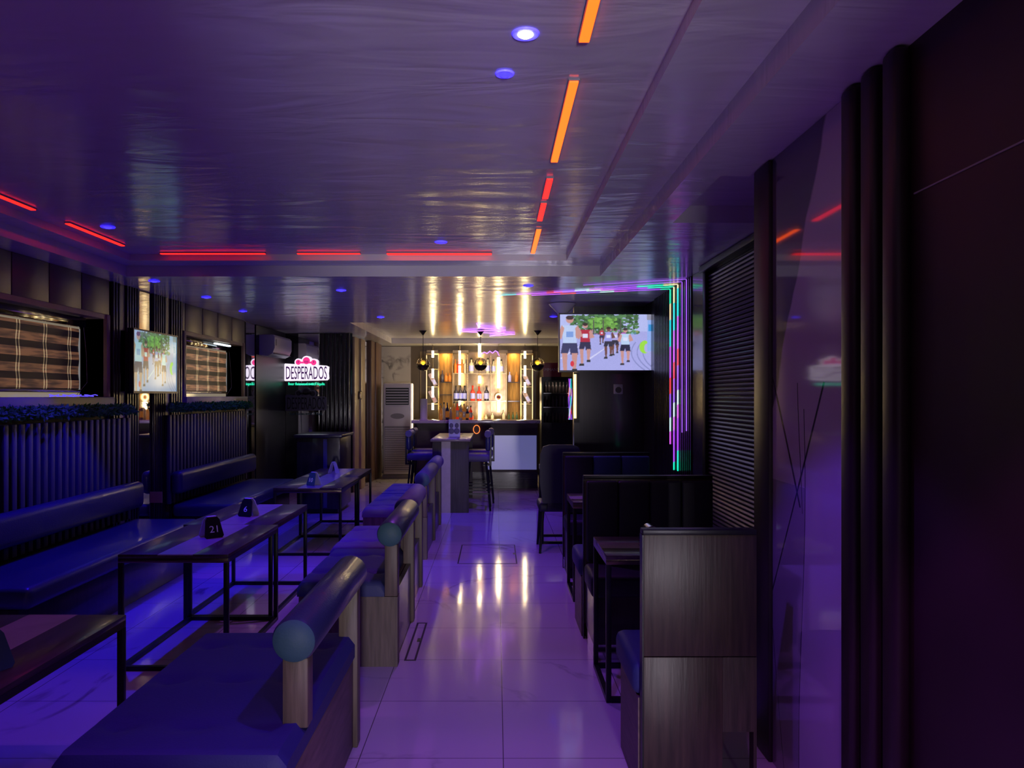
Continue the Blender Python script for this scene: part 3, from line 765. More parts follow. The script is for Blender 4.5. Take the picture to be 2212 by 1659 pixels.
mid_bench(-1.27,-.655,7.27,7.27,8.33,'plum grey bench after the gap, opposite the far tables',PLUMFABRIC,PLUMFABRIC,True)
mid_bench(-1.27,-.665,8.36,8.36,9.33,'farthest plum grey bench beside the high table',PLUMFABRIC,PLUMFABRIC,True)

# ------------------------------------------------------------------ right booths
def booth(y, x0, x1, near, far, lab, teal=(), ped=False, zt=1.04):
    t = thing('booth_bench', lab, 'bench', ((x0+x1)/2,y,0), 'high backed booth benches on the right')
    w = MB()
    if ped:
        w.box(x0,x1,y,y+.05,.557,zt-.02,bev=.002).box(x0,x1-.13,y,y+.05,0,.554,bev=.002).box(x1-.13,x1,y,y+.05,.27,.554)
        w.box(x1-.012,x1,y,y+.05,0,.27)
    else: w.box(x0,x1,y,y+.05,.1,zt-.02,bev=.003)
    put('partition', w, WOODZ, t)
    put('top_trim', MB().box(x0-.004,x1,y-.004,y+.054,zt-.02,zt,bev=.003), BLACKMETAL, t)
    put('edge_trim', MB().box(x0-.006,x0,y,y+.05,.0,zt-.021), BLACKMETAL, t)
    if near:
        n = max(3, int((x1-x0)/.2)); pw = (x1-x0-.02)/n
        for k in range(n):
            put('back_pad', MB().box(x0+.01+k*pw+.002,x0+.01+(k+1)*pw-.002,y-.06,y-.001,.5,zt-.03,bev=.012,seg=3), TEALUPH if k in teal else DARKUPH, t)
        put('seat_cushion', MB().box(x0-.01,x1,y-.44,y-.062,.37,.5,bev=.03,seg=4), DARKUPH, t)
        put('seat_base', MB().box(x0+.008,x1,y-.40,y-.002,.09,.369), DARKWOOD, t)
        put('kick_plate', MB().box(x0+.008,x1,y-.385,y-.002,0,.09), CHROME if not teal else BLACKMETAL, t)
    if far:
        put('seat_cushion', MB().box(x0-.03,x1,y+.06,y+.52,.38,.51,bev=.035,seg=4), NAVYFABRIC, t)
        put('seat_base', MB().box(x0-.012,x1-(.15 if ped else 0),y+.055,y+.47,0,.379), WOODY, t)
    return t
booth(2.93,.562,.992,False,True,'nearest wood backed booth bench filling the lower right',ped=True)
booth(4.91,.562,1.38,True,True,'second booth bench with a dark padded back facing the camera')
booth(6.92,.605,1.38,True,False,'farthest booth bench with two teal panels in its padded back',teal=(1,2))
GR = 'tall narrow tables between the right booths'
table(.555,.98,3.88,4.40,.745,'tall narrow table in the nearest right booth',GR,'x')
table(.578,1.15,5.78,6.30,.75,'tall narrow table between the second and third right booths',GR,'x')
table(.47,.98,8.05,8.48,.8,'small tall table by the dark dining chair near the bar',GR,'x')
nm = MB().box(-.05,.05,-.002,.002,0,.12,bev=.001)
ns = thing('napkin_holder', 'small chrome curved holder on the nearest right table', 'holder', (.82,4.1,.7455))
b = MB(); pts = [(.82+.05*math.cos(a), .7455+.005+.11*math.sin(a)**.8 if math.sin(a)>0 else .7505) for a in [PI*k/14 for k in range(15)]]
for (xa,za),(xb_,zb_) in zip(pts,pts[1:]): b.quad((xa,4.05,za),(xb_,4.05,zb_),(xb_,4.15,zb_),(xa,4.15,za))
bmesh.ops.remove_doubles(b.bm, verts=b.bm.verts[:], dist=1e-5); bmesh.ops.solidify(b.bm, geom=b.bm.faces[:], thickness=.004)
put('arch', b, CHROME, ns)
put('foot', MB().box(.765,.875,4.04,4.16,.7455,.7505), CHROME, ns)

# dark dining chair
ch = thing('dining_chair', 'dark upholstered dining chair with tapered legs before the small tall table', 'chair', (.63,7.75,0))
put('seat', MB().box(.42,.86,7.60,8.02,.40,.49,bev=.03,seg=3), DARKUPH, ch)
bk = MB()
out = [(.455,.50),(.425,.7),(.43,.98),(.46,1.05),(.52,1.07),(.74,1.07),(.80,1.05),(.845,.98),(.85,.7),(.82,.50)]
bk.prism(out,'y',7.51,7.58)
put('backrest', bk, DARKUPH, ch)
for xa,ya,xb_,yb_ in ((.46,7.64,.43,7.56),(.82,7.64,.85,7.56),(.46,7.98,.43,8.03),(.82,7.98,.85,8.03)):
    put('leg', MB().cyl((xb_,yb_,0),(xa,ya,.402),.012,.02,10), BLACKMETAL, ch)
put('back_brace', MB().box(.5,.78,7.56,7.62,.42,.52,bev=.01), DARKUPH, ch)

# ------------------------------------------------------------------ rear left corner
def split_ac(): 
    t = thing('air_conditioner', 'white split air conditioner high on the left wall by the neon sign', 'air conditioner', (-3.27,11.35,2.12))
    b = MB(); b.prism([(XL+.001,2.13),(XL+.001,2.42),(-3.17,2.42),(-3.145,2.39),(-3.145,2.23),(-3.18,2.15),(-3.24,2.12)],'y',10.92,11.82)
    put('body', b, WHITEPL, t)
    put('vent_flap', MB().box(-3.19,-3.15,10.96,11.78,2.15,2.158).xf(Matrix.Identity(4)), GREYPL, t)
    put('side_label', MB().box(-3.144,-3.142,10.96,11.02,2.27,2.36), GREYPL, t)
split_ac()
# lit sign
YS = 12.22
def despe(px0, px1, y0, y1, lab, lit):
    xa, xb_ = (px0-1072)*YS/F, (px1-1072)*YS/F
    z1, z0 = HC-(y0-855)*YS/F, HC-(y1-855)*YS/F
    w, h = xb_-xa, z1-z0; cx = (xa+xb_)/2
    t = thing('neon_sign', lab, 'sign', (cx,YS,z0))
    if lit:
        white = glow('sign_white',(.95,.85,1),1.1); ltr = glow('sign_letters',(.22,.03,.42),.16); red = glow('sign_pink',(1,.04,.28),1.0); teal = glow('sign_teal',(.03,1,.55),1.2)
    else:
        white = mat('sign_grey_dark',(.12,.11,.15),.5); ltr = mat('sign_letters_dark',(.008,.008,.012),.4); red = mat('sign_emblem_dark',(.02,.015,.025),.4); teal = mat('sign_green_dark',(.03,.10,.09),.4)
    b = MB()
    zb, zt_ = z0+h*.22, z0+h*.72
    b.prism([(xa,zb),(xa+w*.03,zb-.012),(xb_-w*.04,zb),(xb_,zb+.03),(xb_-w*.015,zb+h*.22),(xb_,zt_-h*.06),(xb_-w*.06,zt_-h*.02),(cx+w*.25,zt_-h*.0),(cx-w*.25,zt_+h*.03),(xa+w*.03,zt_+h*.05),(xa,zt_),(xa+w*.012,(zb+zt_)/2)],'y',YS,YS+.03)
    for fx, fz, r in ((.32,.81,.105),(.5,.86,.135),(.66,.80,.11)): b.cyl((xa+w*fx,YS+.0005,z0+h*fz),(xa+w*fx,YS+.0295,z0+h*fz),h*r*1.18,n=28)
    bk_ = put('backing', b, white, t)
    e = MB()
    for fx, fz, r in ((.32,.81,.075),(.5,.86,.105),(.66,.80,.08)): e.cyl((xa+w*fx,YS-.006,z0+h*fz),(xa+w*fx,YS-.001,z0+h*fz),h*r*1.1,n=24)
    e.box(xa+w*.35,xa+w*.63,YS-.006,YS-.001,z0+h*.77,z0+h*.83)
    em = put('emblem', e, red, t)
    g = MB()
    for fx, k in ((.5,3),(.66,1),(.32,1)):
        for q in range(k): g.box(xa+w*fx+(q-(k-1)/2)*.022-.004,xa+w*fx+(q-(k-1)/2)*.022+.004,YS-.009,YS-.0065,z0+h*.79,z0+h*.86)
    put('emblem_mark', g, ltr, em)
    put('lettering', MB().text('DESPERADOS',w*.90,h*.42,(cx,YS-.004,zb+h*.245),.006), ltr, t)
    put('tagline', MB().text('Beer flavoured with Tequila',w*.8,h*.115,(cx,YS-.0,z0+h*.09),.012), teal, t)
    put('bracket', MB().box(cx-.2,cx+.2,YS+.031,YS+.08,zb+.05,zb+.07), BLACKMETAL, t)
    put('power_cord', MB().tube([(cx-.1,YS+.05,zb),(cx-.09,YS+.06,zb-.05),(cx-.1,YS+.07,zb-.08)] if lit else [(cx-.1,YS+.05,zb),(cx-.08,YS+.06,zb-.4),(cx-.12,YS+.06,zb-.9)],.004,5), GREYPL, t)
despe(613,711,770,836,'lit sign reading DESPERADOS in pink and white on the dark corner wall',True)
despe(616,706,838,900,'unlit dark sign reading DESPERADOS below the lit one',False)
struct('trim_14', MB().box(XL,XL+.015,10.78,12.29,0,ZC-.002), mat('black_satin',(.014,.013,.017),.38))
solo('wall_mirror', MB().box(-3.16,-2.83,12.285,12.3,.1,ZC-.01), MIRROR, 'tall mirror strip on the corner wall behind the lit sign', 'mirror', (-3.0,12.29,.1))
sl = MB()
for k in range(7): sl.box(-2.8+k*.07,-2.755+k*.07,12.24,12.3,0,ZC-.002,bev=.006)
struct('trim_11', sl, DARKWOOD)
# host podium
po = thing('podium', 'dark wooden podium cabinet behind the far tables', 'podium', (-2.33,10.5,0))
put('body', MB().box(-2.62,-2.05,10.1,10.85,.06,1.0,bev=.008), DARKWOOD, po)
put('top', MB().box(-2.65,-2.02,10.06,10.9,1.0,1.04,bev=.006), DARKWOOD, po)
put('plinth', MB().box(-2.58,-2.09,10.15,10.8,0,.06), BLACKPL, po)
put('front_strip', MB().box(-2.27,-2.22,10.094,10.1,.08,.98), mat('blue_edge',(.08,.08,.2),.3), po)
# side wall facing the aisle: bronze folded door, mirror slit and wood panels
dr = struct('door_1', MB().box(-2.3,-2.27,12.34,12.72,0,2.5,bev=.004).box(-2.3,-2.24,12.76,13.15,0,2.5,bev=.004), PALEWOOD)
struct('door_hinge', MB().box(-2.27,-2.23,12.66,12.82,1.5,1.62,bev=.006).cyl((-2.235,12.74,1.49),(-2.235,12.74,1.63),.012), BRASSTRIM, dr)
solo('wall_mirror', MB().box(-2.3,-2.285,13.2,13.75,.1,2.5), MIRROR, 'mirror slit beside the bronze door near the floor air conditioner', 'mirror', (-2.3,13.5,.1))
struct('trim_12', MB().box(-2.3,-2.24,13.8,14.2,0,2.54,bev=.004).box(-2.3,-2.22,14.22,14.9,0,2.54,bev=.004), mat('reddish_wood_panel',(.12,.065,.05),.4,noise=.2,nscale=3,stretch=(6,6,1)))
struct('trim_13', MB().box(-2.3,-1.72,15.48,15.5,0,2.54), MARBLE)
# floor standing air conditioner
ac = thing('floor_air_conditioner', 'tall white floor standing air conditioner left of the bar', 'air conditioner', (-1.86,14.5,0))
ax0, ax1, ay = -2.12, -1.585, 14.4
put('cabinet', MB().box(ax0,ax1,ay,ay+.38,.07,1.79,bev=.03,seg=3), WHITEPL, ac)
put('plinth', MB().box(ax0-.01,ax1+.01,ay-.01,ay+.4,0,.069), GREYPL, ac)
og = put('outlet_grille', MB().box(ax0+.05,ax1-.05,ay-.01,ay-.001,1.38,1.7), BLACKPL, ac)
b = MB()
for k in range(6): b.box(ax0+.06,ax1-.06,ay-.022,ay-.012,1.405+k*.05,1.42+k*.05)
put('louvre', b, WHITEPL, og)
ig = put('intake_grille', MB().box(ax0+.03,ax1-.03,ay-.006,ay-.001,.14,.98), GREYPL, ac)
b = MB()
for k in range(24): b.box(ax0+.04,ax1-.04,ay-.018,ay-.007,.15+k*.034,.165+k*.034)
put('louvre', b, WHITEPL, ig)
put('badge', MB().lathe([(.12,-.004),(.13,0)],(0,0,0),28).xf(Matrix.Translation((-1.85,ay-.002,1.17)) @ Matrix.Rotation(PI/2,4,'X') @ Matrix.Diagonal((1,.4,1,1))), GREYPL, ac)
put('side_tube', MB().cyl((ax1+.014,ay,.75),(ax1+.014,ay,1.78),.008), glow('white_edge',(1,.85,.75),2.0), ac)

# ------------------------------------------------------------------ high table and stools
HX0,HX1,HY0,HY1,HZ = -.87,-.345,10.15,11.85,.975
ht = thing('high_table', 'high dark table with a slab end leg and pale stripe before the bar', 'table', (-.6,11,0))
put('tabletop', MB().box(HX0,HX1,HY0,HY1,HZ-.03,HZ,bev=.003), mat('high_top',(.2,.15,.12),.4,coat=.1,noise=.06,nscale=4,stretch=(8,1,8)), ht)
put('inlay_strip', MB().box(-.67,-.53,HY0+.001,HY1-.001,HZ,HZ+.0015), INLAY, ht)
put('end_slab', MB().box(-.845,-.365,HY0+.03,HY0+.09,0,HZ-.031,bev=.003), mat('slab_wood',(.05,.04,.04),.55,noise=.3,nscale=3,stretch=(12,12,1)), ht)
put('slab_stripe', MB().box(-.725,-.605,HY0+.024,HY0+.0295,0,HZ-.031), INLAY, ht)
put('end_slab', MB().box(-.845,-.365,HY1-.09,HY1-.03,0,HZ-.031,bev=.003), mat('slab_wood',(.05,.04,.04),.55,noise=.3,nscale=3,stretch=(12,12,1)), ht)
mn = thing('menu_stand', 'small clear menu holder with two portraits on the high table', 'menu', (-.58,10.62,HZ))
put('card', MB().box(-.655,-.50,10.615,10.622,HZ+.002,HZ+.25), mat('menu_card',(.42,.38,.5),.35), mn)
put('foot', MB().box(-.66,-.49,10.56,10.68,HZ+.002,HZ+.012,bev=.003), GLASS, mn)
b = MB()
for x in (-.62,-.545): b.ball((x,10.612,HZ+.165),.028,(1,.1,1.2)); b.ball((x,10.612,HZ+.09),.04,(1,.08,1))
put('portrait', b, mat('portrait_dark',(.1,.08,.12),.5), mn)
def stool(x, y, rz, lab):
    t = thing('bar_stool', lab, 'stool', (x,y,0), 'bar stools at the high table')
    M = Matrix.Translation((x,y,0))
    put('seat', MB().box(-.19,.19,-.2,.2,.66,.76,bev=.035,seg=4).xf(M), PLUMFABRIC, t)
    put('backrest', MB().box(.135,.2,-.18,.18,.80,1.02,bev=.03,seg=4).xf(M), NAVYLEATHER, t)
    put('back_roll', MB().cyl((.165,-.185,1.03),(.165,.185,1.03),.045,n=18).xf(M), PLUMFABRIC, t)
    put('back_frame', MB().box(.19,.215,-.15,-.12,.60,1.0).box(.19,.215,.12,.15,.60,1.0).box(.1,.215,-.15,.15,.60,.62).xf(M), BLACKMETAL, t)
    for sx in (-1,1):
        for sy in (-1,1):
            put('leg', MB().cyl((sx*.2,sy*.21,0),(sx*.14,sy*.15,.66),.013,n=8).xf(M), BLACKMETAL, t)
    put('footrest', MB().box(-.19,.19,-.2,-.18,.22,.24).box(-.19,.19,.18,.2,.22,.24).box(-.19,-.17,-.2,.2,.14,.16).box(.17,.19,-.2,.2,.14,.16).xf(M), BLACKMETAL, t)
    t.rotation_euler = (0,0,rz)
    return t
s1 = stool(-.28,10.55,0,'bar stool at the near right side of the high table')
dup(s1,(-.24,11.3,0),'bar stool behind another on the right side of the high table',0)
dup(s1,(-1.04,10.75,0),'bar stool at the near left side of the high table',PI)
dup(s1,(-1.06,11.45,0),'bar stool behind another on the left side of the high table',PI)

# ------------------------------------------------------------------ the bar
BX0,BX1,BY = -1.385,.72,12.6
br = thing('bar_counter', 'dark bar counter with a pale marble top at the back of the room', 'counter', (-.33,12.9,0))
put('front', MB().box(BX0+.05,BX1-.04,BY+.02,13.1,.30,1.10), mat('bar_front_wood',(.045,.033,.025),.55,noise=.2,nscale=4,stretch=(2,2,8)), br)
k_ = MB().box(BX0+.05,BX1-.04,BY+.04,13.1,.03,.299)
for k in range(9): k_.box(BX0+.05,BX1-.04,BY+.022,BY+.04,.045+k*.028,.062+k*.028)
put('ribbed_kick', k_, DARKWOOD, br)
put('plinth', MB().box(BX0+.05,BX1-.04,BY-.0,13.1,0,.03), BROWNPANEL, br)
put('countertop', MB().box(BX0,BX1,BY-.06,13.2,1.101,1.15,bev=.006), COUNTERMARBLE, br)
put('pale_panel', MB().box(-.17,.66,BY+.012,BY+.0195,.34,.90), mat('frosted_panel',(.62,.63,.72),.25,emit=(.34,.38,.9),es=.22), br)  # pale panel, its blue cast put in as emission
rg = solo('ring_light', MB().tube([(-.322+.052*math.cos(a), BY+.0, 1.0+.068*math.sin(a)) for a in [2*PI*k/24 for k in range(25)]],.006,8), glow('orange_ring',(1,.22,.04),1.6), 'orange glowing ring ornament on the bar front under the counter', 'light', (-.322,BY,.93))

YB = 15.25
def bx(px): return (px-1072)*YB/F
def bz(py): return HC-(py-855)*YB/F
bb = thing('back_bar', 'glowing mirrored back bar shelving behind the counter', 'shelf', (bx(1040),YB+.15,0))
FR = mat('gilt_frame',(.45,.32,.16),.25,metal=.8)
put('cabinet', MB().box(bx(905),bx(1160),YB-.25,15.49,0,1.02), DARKWOOD, bb)
put('worktop', MB().box(bx(900),bx(1162),YB-.3,15.49,1.02,1.06,bev=.005), COUNTERMARBLE, bb)
put('backboard', MB().box(bx(905),bx(1164),15.46,15.49,1.061,2.44), mat('warm_backboard',(.2,.14,.075),.35,noise=.2,nscale=3), bb)
for a, c in ((948,977),(1096,1123)):
    w = MB().box(bx(a),bx(c),15.40,15.455,1.061,2.40)
    put('niche_panel', w, mat('golden_wood',(.42,.22,.05),.4,noise=.5,nscale=3,stretch=(14,14,1)), bb)
    for zz in (bz(825),bz(852)):
        pass
put('mirror_panel', MB().box(bx(978),bx(1094),15.42,15.458,1.061,2.42), mat('antique_mirror',(.30,.21,.11),.2,metal=.7,bump=.25,bscale=2.6), bb)
for a, c in ((922,948),(1125,1150)):
    tw = MB()
    for px in (a,c): tw.box(bx(px)-.012,bx(px)+.012,YB-.05,15.455,1.061,2.36)
    for py in (797,835,872): tw.box(bx(a),bx(c),YB-.05,15.455,bz(py)-.01,bz(py))
    tw.box(bx(a)-.012,bx(c)+.012,YB-.05,15.455,2.36,2.39)
    put('shelf_tower', tw, FR, bb)
    put('edge_light', MB().box(bx(a if a==922 else c)-.006,bx(a if a==922 else c)+.006,YB-.058,YB-.051,1.1,2.35), glow('edge_glow',(1,.7,.3),2.2), bb)
sh_ = MB()
for a, c, py in ((978,1010,806),(1010,1060,806),(1060,1094,806),(978,1094,866)): sh_.box(bx(a)+.004,bx(c)-.004,YB,15.415,bz(py)-.012,bz(py))
put('glass_shelf', sh_, mat('shelf_glass',(.55,.5,.42),.1,metal=.3), bb)
fm = MB()
for px in (978,1010,1060,1094): fm.box(bx(px)-.008,bx(px)+.008,YB-.01,15.415,1.061,2.36)
put('frame', fm, FR, bb)
put('niche_shelf', MB().box(bx(950),bx(976),YB,15.395,bz(825)-.015,bz(825)).box(bx(1097),bx(1122),YB,15.395,bz(825)-.015,bz(825)).box(bx(1097),bx(1122),YB,15.395,bz(866)-.015,bz(866)).box(bx(950),bx(976),YB,15.395,bz(852)-.015,bz(852)), DARKWOOD, bb)
hd = MB()
for a, c in ((922,946),(978,1012),(1078,1096),(1126,1150)): hd.box(bx(a),bx(c),YB-.02,15.455,2.40,2.455)
put('header_box', hd, BROWNPANEL, bb)
# glowing tubes
WARM = glow('warm_white_tube',(1,.76,.36),34)
YT = 14.85
def tx(px): return (px-1072)*YT/F
def tz(py): return HC-(py-855)*YT/F
for px, segs, lab in ((935,((758,772),(797,816),(835,858),(871,885)),'broken warm light tube at the left shelf tower'),
                      (993,((758,786),(790,831),(866,876)),'warm light tube left of the centre mirror'),
                      (1036,((742,771),(812,828),(868,907)),'brightest centre light tube hanging down to the counter'),
                      (1077,((772,838),(868,890)),'warm light tube ending in a round ring bottle'),
                      (1134,((759,774),(790,812),(826,848),(868,880),(882,906)),'broken warm light tube at the right shelf tower')):
    t = thing('light_tube', lab, 'light', (tx(px),YT,tz(segs[-1][1])), 'vertical light tubes of the back bar')
    put('hanger', MB().cyl((tx(px),YT+.012,tz(segs[-1][1])),(tx(px),YT+.012,2.548 if px!=1036 else 2.548),.004,n=6), BRASSTRIM, t)
    for a, c in segs:
        put('tube_segment', MB().cyl((tx(px),YT,tz(c)),(tx(px),YT,tz(a)),.026 if px in(1036,1077) else .022,n=12), WARM, t)
    if px == 1077:
        put('ring', MB().tube([(tx(px)+.055*math.cos(a), YT, tz(858)+.062*math.sin(a)) for a in [2*PI*k/20 for k in range(21)]],.014,8), glow('orange_white_ring',(1,.55,.2),6), t)
        put('label', MB().box(tx(px)-.035,tx(px)+.035,YT-.006,YT+.006,tz(858)-.02,tz(858)+.02), mat('red_label',(.6,.03,.03),.4), t)
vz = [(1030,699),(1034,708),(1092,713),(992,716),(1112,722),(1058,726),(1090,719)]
solo('violet_squiggle', MB().tube([((px-1072)*1.08/(855-py), F*1.08/(855-py), 2.63) for i,(px,py) in enumerate(vz)],.007,6), glow('violet_reflection',(.45,.1,1),5), 'added violet zigzag standing in for the neon reflection under the ceiling recess before the bar', 'light', (-.3,13.2,2.63))  # glowing tube drawn in for the neon's reflection on the ceiling
solo('violet_squiggle', MB().tube([(bx(px),15.36,bz(py)) for px,py in ((1040,764),(1046,760),(1052,763),(1058,758),(1064,762),(1070,757),(1075,760),(1078,768))],.009,6), glow('violet_reflection2',(.35,.12,1),4), 'violet wavy glowing line at the top of the back bar mirror', 'light', (bx(1060),15.36,bz(764)))

# bottles
def bottle(x, y, z, h, r, m, lab, group, labm=None, capm=None, cat='bottle', name='bottle', small=False):
    prof = [(r*.9,0),(r,.008),(r,h*.58),(r*.8,h*.66),(r*.36,h*.74),(r*.32,h*.94),(r*.38,h*.945),(r*.38,h)]
    if not labm:
        return solo(name, MB().lathe(prof,(x,y,z),14), m, lab, cat, (x,y,z), group)
    t = thing(name, lab, cat, (x,y,z), group)
    put('body', MB().lathe(prof,(x,y,z),16), m, t)
    put('label', MB().lathe([(r*1.02,h*.14),(r*1.03,h*.15),(r*1.03,h*.5),(r*1.02,h*.51)],(x,y,z),16), labm, t)
    put('cap', MB().lathe([(r*.42,h*.9),(r*.42,h*1.01),(r*.3,h*1.015)],(x,y,z),12), capm or BLACKPL, t)
    return t
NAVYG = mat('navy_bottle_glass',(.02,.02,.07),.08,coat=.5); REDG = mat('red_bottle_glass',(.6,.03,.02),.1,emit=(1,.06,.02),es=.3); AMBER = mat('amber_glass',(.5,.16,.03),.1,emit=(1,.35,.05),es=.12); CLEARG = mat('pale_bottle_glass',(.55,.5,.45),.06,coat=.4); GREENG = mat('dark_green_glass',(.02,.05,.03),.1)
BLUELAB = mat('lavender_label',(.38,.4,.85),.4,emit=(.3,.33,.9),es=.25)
for i, px in enumerate((984.6,994,1003.4)):
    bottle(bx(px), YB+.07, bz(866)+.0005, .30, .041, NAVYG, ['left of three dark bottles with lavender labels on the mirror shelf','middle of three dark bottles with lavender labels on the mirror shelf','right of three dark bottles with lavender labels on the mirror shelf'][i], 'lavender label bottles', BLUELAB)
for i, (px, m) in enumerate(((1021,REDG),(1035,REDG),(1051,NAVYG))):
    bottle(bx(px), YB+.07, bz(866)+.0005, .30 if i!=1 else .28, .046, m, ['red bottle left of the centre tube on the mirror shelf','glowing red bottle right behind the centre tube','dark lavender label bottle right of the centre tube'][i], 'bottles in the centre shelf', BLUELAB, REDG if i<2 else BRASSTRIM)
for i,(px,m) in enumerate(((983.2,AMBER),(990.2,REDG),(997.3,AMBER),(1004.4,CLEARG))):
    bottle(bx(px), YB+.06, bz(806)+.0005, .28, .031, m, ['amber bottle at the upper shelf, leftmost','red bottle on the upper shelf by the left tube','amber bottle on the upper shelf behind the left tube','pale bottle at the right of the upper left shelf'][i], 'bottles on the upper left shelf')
for i,px in enumerate((1018,1054)):
    bottle(bx(px), YB+.07, bz(806)+.0005, .30, .045, CLEARG, ['pale bottle left of the centre pendant lamp','pale bottle right of the centre pendant lamp'][i], 'bottles flanking the centre pendant', BLUELAB)
for i,px in enumerate((1066,1083)):
    bottle(bx(px), YB+.07, bz(806)+.0005, .27, .04, CLEARG, ['lavender label bottle left of the ringed tube, upper shelf','lavender label bottle right of the ringed tube, upper shelf'][i], 'bottles on the upper right shelf', BLUELAB)
for i,px in enumerate((955,963.4,971.4)):
    bottle(bx(px), YB+.06, bz(825)+.0005, .18+.05*(i==0), .035, [NAVYG,AMBER,AMBER][i], ['dark flask on the left wooden niche shelf','amber glass on the left wooden niche, middle','amber glass on the left wooden niche, right'][i], 'bottles in the left niche')
for i,px in enumerate((1101,1116)):
    bottle(bx(px), YB+.06, bz(825)+.0005, .2, .032, [BLUELAB,AMBER][i], ['slim lavender bottle on the right wooden niche shelf','pear shaped amber bottle on the right wooden niche shelf'][i], 'bottles in the right niche')
for i,px in enumerate((1099,1108,1116)):
    bottle(bx(px), YB-.1, 1.0605, .17, .026, GREENG, ['small dark bottle on the right worktop, left of three','small dark bottle on the right worktop, middle of three','small dark bottle on the right worktop, right of three'][i], 'small bottles on the right worktop')
# crowd of bottles at the left of the counter
rr = random.Random(5)
labs = ['amber bottle at the left end of the counter bottle crowd','pale bottle with a black cap in the counter bottle crowd','tall dark bottle in the counter bottle crowd','silver capped bottle before the left niche','squat amber bottle at the front of the counter crowd','red brown bottle in the middle of the counter crowd','pale glass bottle in the middle of the counter crowd','amber bottle right of the counter crowd','dark bottle with a pale label near the left light tube','small red bottle at the right end of the counter crowd']
for i in range(10):
    px = 952+i*7.2; Y = 12.95+(.1 if i%2 else -.12)
    bottle((px-1072)*Y/F, Y, 1.1505, rr.uniform(.2,.31), rr.uniform(.026,.032), [AMBER,CLEARG,NAVYG,CLEARG,AMBER,REDG,CLEARG,AMBER,NAVYG,REDG][i], labs[i], 'bottles standing on the counter', CLEARG if i%2 else AMBER, [BRASSTRIM,BLACKPL,BRASSTRIM,CHROME,BLACKPL][i%5])
for i,(px,py,dz) in enumerate(((935,835,0),(935,872,0),(1137.5,835,0),(1137.5,872,0))):
    y = YB-.02; 
    o = thing('book', ['slanted boxed bottle in the left tower, upper','slanted boxed bottle in the left tower, lower','slanted boxed bottle in the right tower, upper','slanted boxed bottle in the right tower, lower'][i], 'bottle box', (bx(px),y,bz(py)+.138), 'slanted boxes in the shelf towers')
    M = Matrix.Translation((bx(px),y,bz(py)+.1385)) @ Matrix.Rotation(math.radians(-28),4,'Y')
    o.name = 'bottle_box'; ORG[o.name] = (bx(px),y,bz(py)+.138)
    put('carton', MB().box(-.04,.04,0,.09,-.13,.13,bev=.004).xf(M), mat('lilac_carton',(.4,.3,.42),.4), o)
    put('carton_label', MB().box(-.03,.03,-.003,-.0005,-.1,0).xf(M), BLUELAB if i!=1 else mat('plum_label',(.35,.2,.35),.4), o)
tr = thing('paper_towel', 'white paper towel roll standing on the left end of the bar counter', 'paper roll', (-1.21,12.85,1.15))
put('roll', MB().lathe([(.055,.012),(.06,.02),(.06,.34),(.055,.35),(.015,.35)],(-1.21,12.85,1.15),24), mat('paper',(.62,.58,.64),.7), tr)
put('base', MB().lathe([(.075,0.0005),(.075,.011),(.02,.0115)],(-1.21,12.85,1.15),24), WHITEPL, tr)
for i,(px,h,m,lb) in enumerate(((1064,.16,CLEARG,'pale glass on the worktop under the ringed tube, left'),(1088,.2,CLEARG,'pale glass on the worktop under the ringed tube, right'),(1020,.14,REDG,'small red glass on the worktop left of the centre tube'),(1050,.12,CLEARG,'low pale glass on the worktop right of the centre tube'))):
    bottle(bx(px), YB-.12, 1.0605, h, .03, m, lb, 'glasses on the back bar worktop')
for i,(px,Y,h,m,lb) in enumerate(((956,13.1,.24,GREENG,'dark green bottle at the back of the counter crowd, left'),(969,13.1,.28,AMBER,'amber bottle at the back of the counter crowd'),(983.5,13.12,.29,CLEARG,'pale bottle at the back of the counter crowd, middle'),(998,13.12,.25,NAVYG,'dark bottle at the back of the counter crowd, right'),(1013,13.1,.22,CLEARG,'pale bottle at the back right end of the counter crowd'))):
    bottle((px-1072)*Y/F-.02, Y+.04, 1.1505, h, .026, m, lb, 'bottles standing on the counter', None)
# pendant lamps
def pendant(px, lab):
    Y = 13.0; x,_,z = at(px,787,Y)
    t = thing('pendant_lamp', lab, 'lamp', (x,Y,z), 'globe pendant lamps over the bar counter')
    zt_ = 2.65 
    put('canopy', MB().lathe([(.012,-.075),(.03,-.05),(.065,-.012),(.07,-.001)],(x,Y,zt_),20), BLACKPL, t)
    put('cord', MB().cyl((x,Y,z+.11),(x,Y,zt_-.07),.005,n=8), BLACKPL, t)
    lo = [(.115*math.sin(a),-.115*math.cos(a)) for a in [.25+k*.15 for k in range(9)]]
    put('lower_bowl', MB().lathe(lo,(x,Y,z),28), mat('bronze_bowl',(.06,.05,.045),.25,metal=.7), t)
    hi = [(.115*math.cos(a),.115*math.sin(a)) for a in [.02+k*.18 for k in range(8)]]
    b = MB(); n = 28
    rings = [[b.bm.verts.new((x+r*math.cos(2*PI*k/n),Y+r*math.sin(2*PI*k/n),z+q)) for k in range(n)] for r,q in hi]
    for p,q in zip(rings,rings[1:]):
        for k in range(n): b.bm.faces.new((p[k],p[(k+1)%n],q[(k+1)%n],q[k]))
    put('upper_globe', b, SMOKEGLASS, t)
    put('bulb', MB().ball((x,Y,z+.02),.032,(1,1,.9)), glow('yellow_bulb',(1,.62,.03),5), t)
    put('rim', MB().tube([(x+.117*math.cos(a),Y+.117*math.sin(a),z) for a in [2*PI*k/28 for k in range(29)]],.004,6), BRASSTRIM, t)
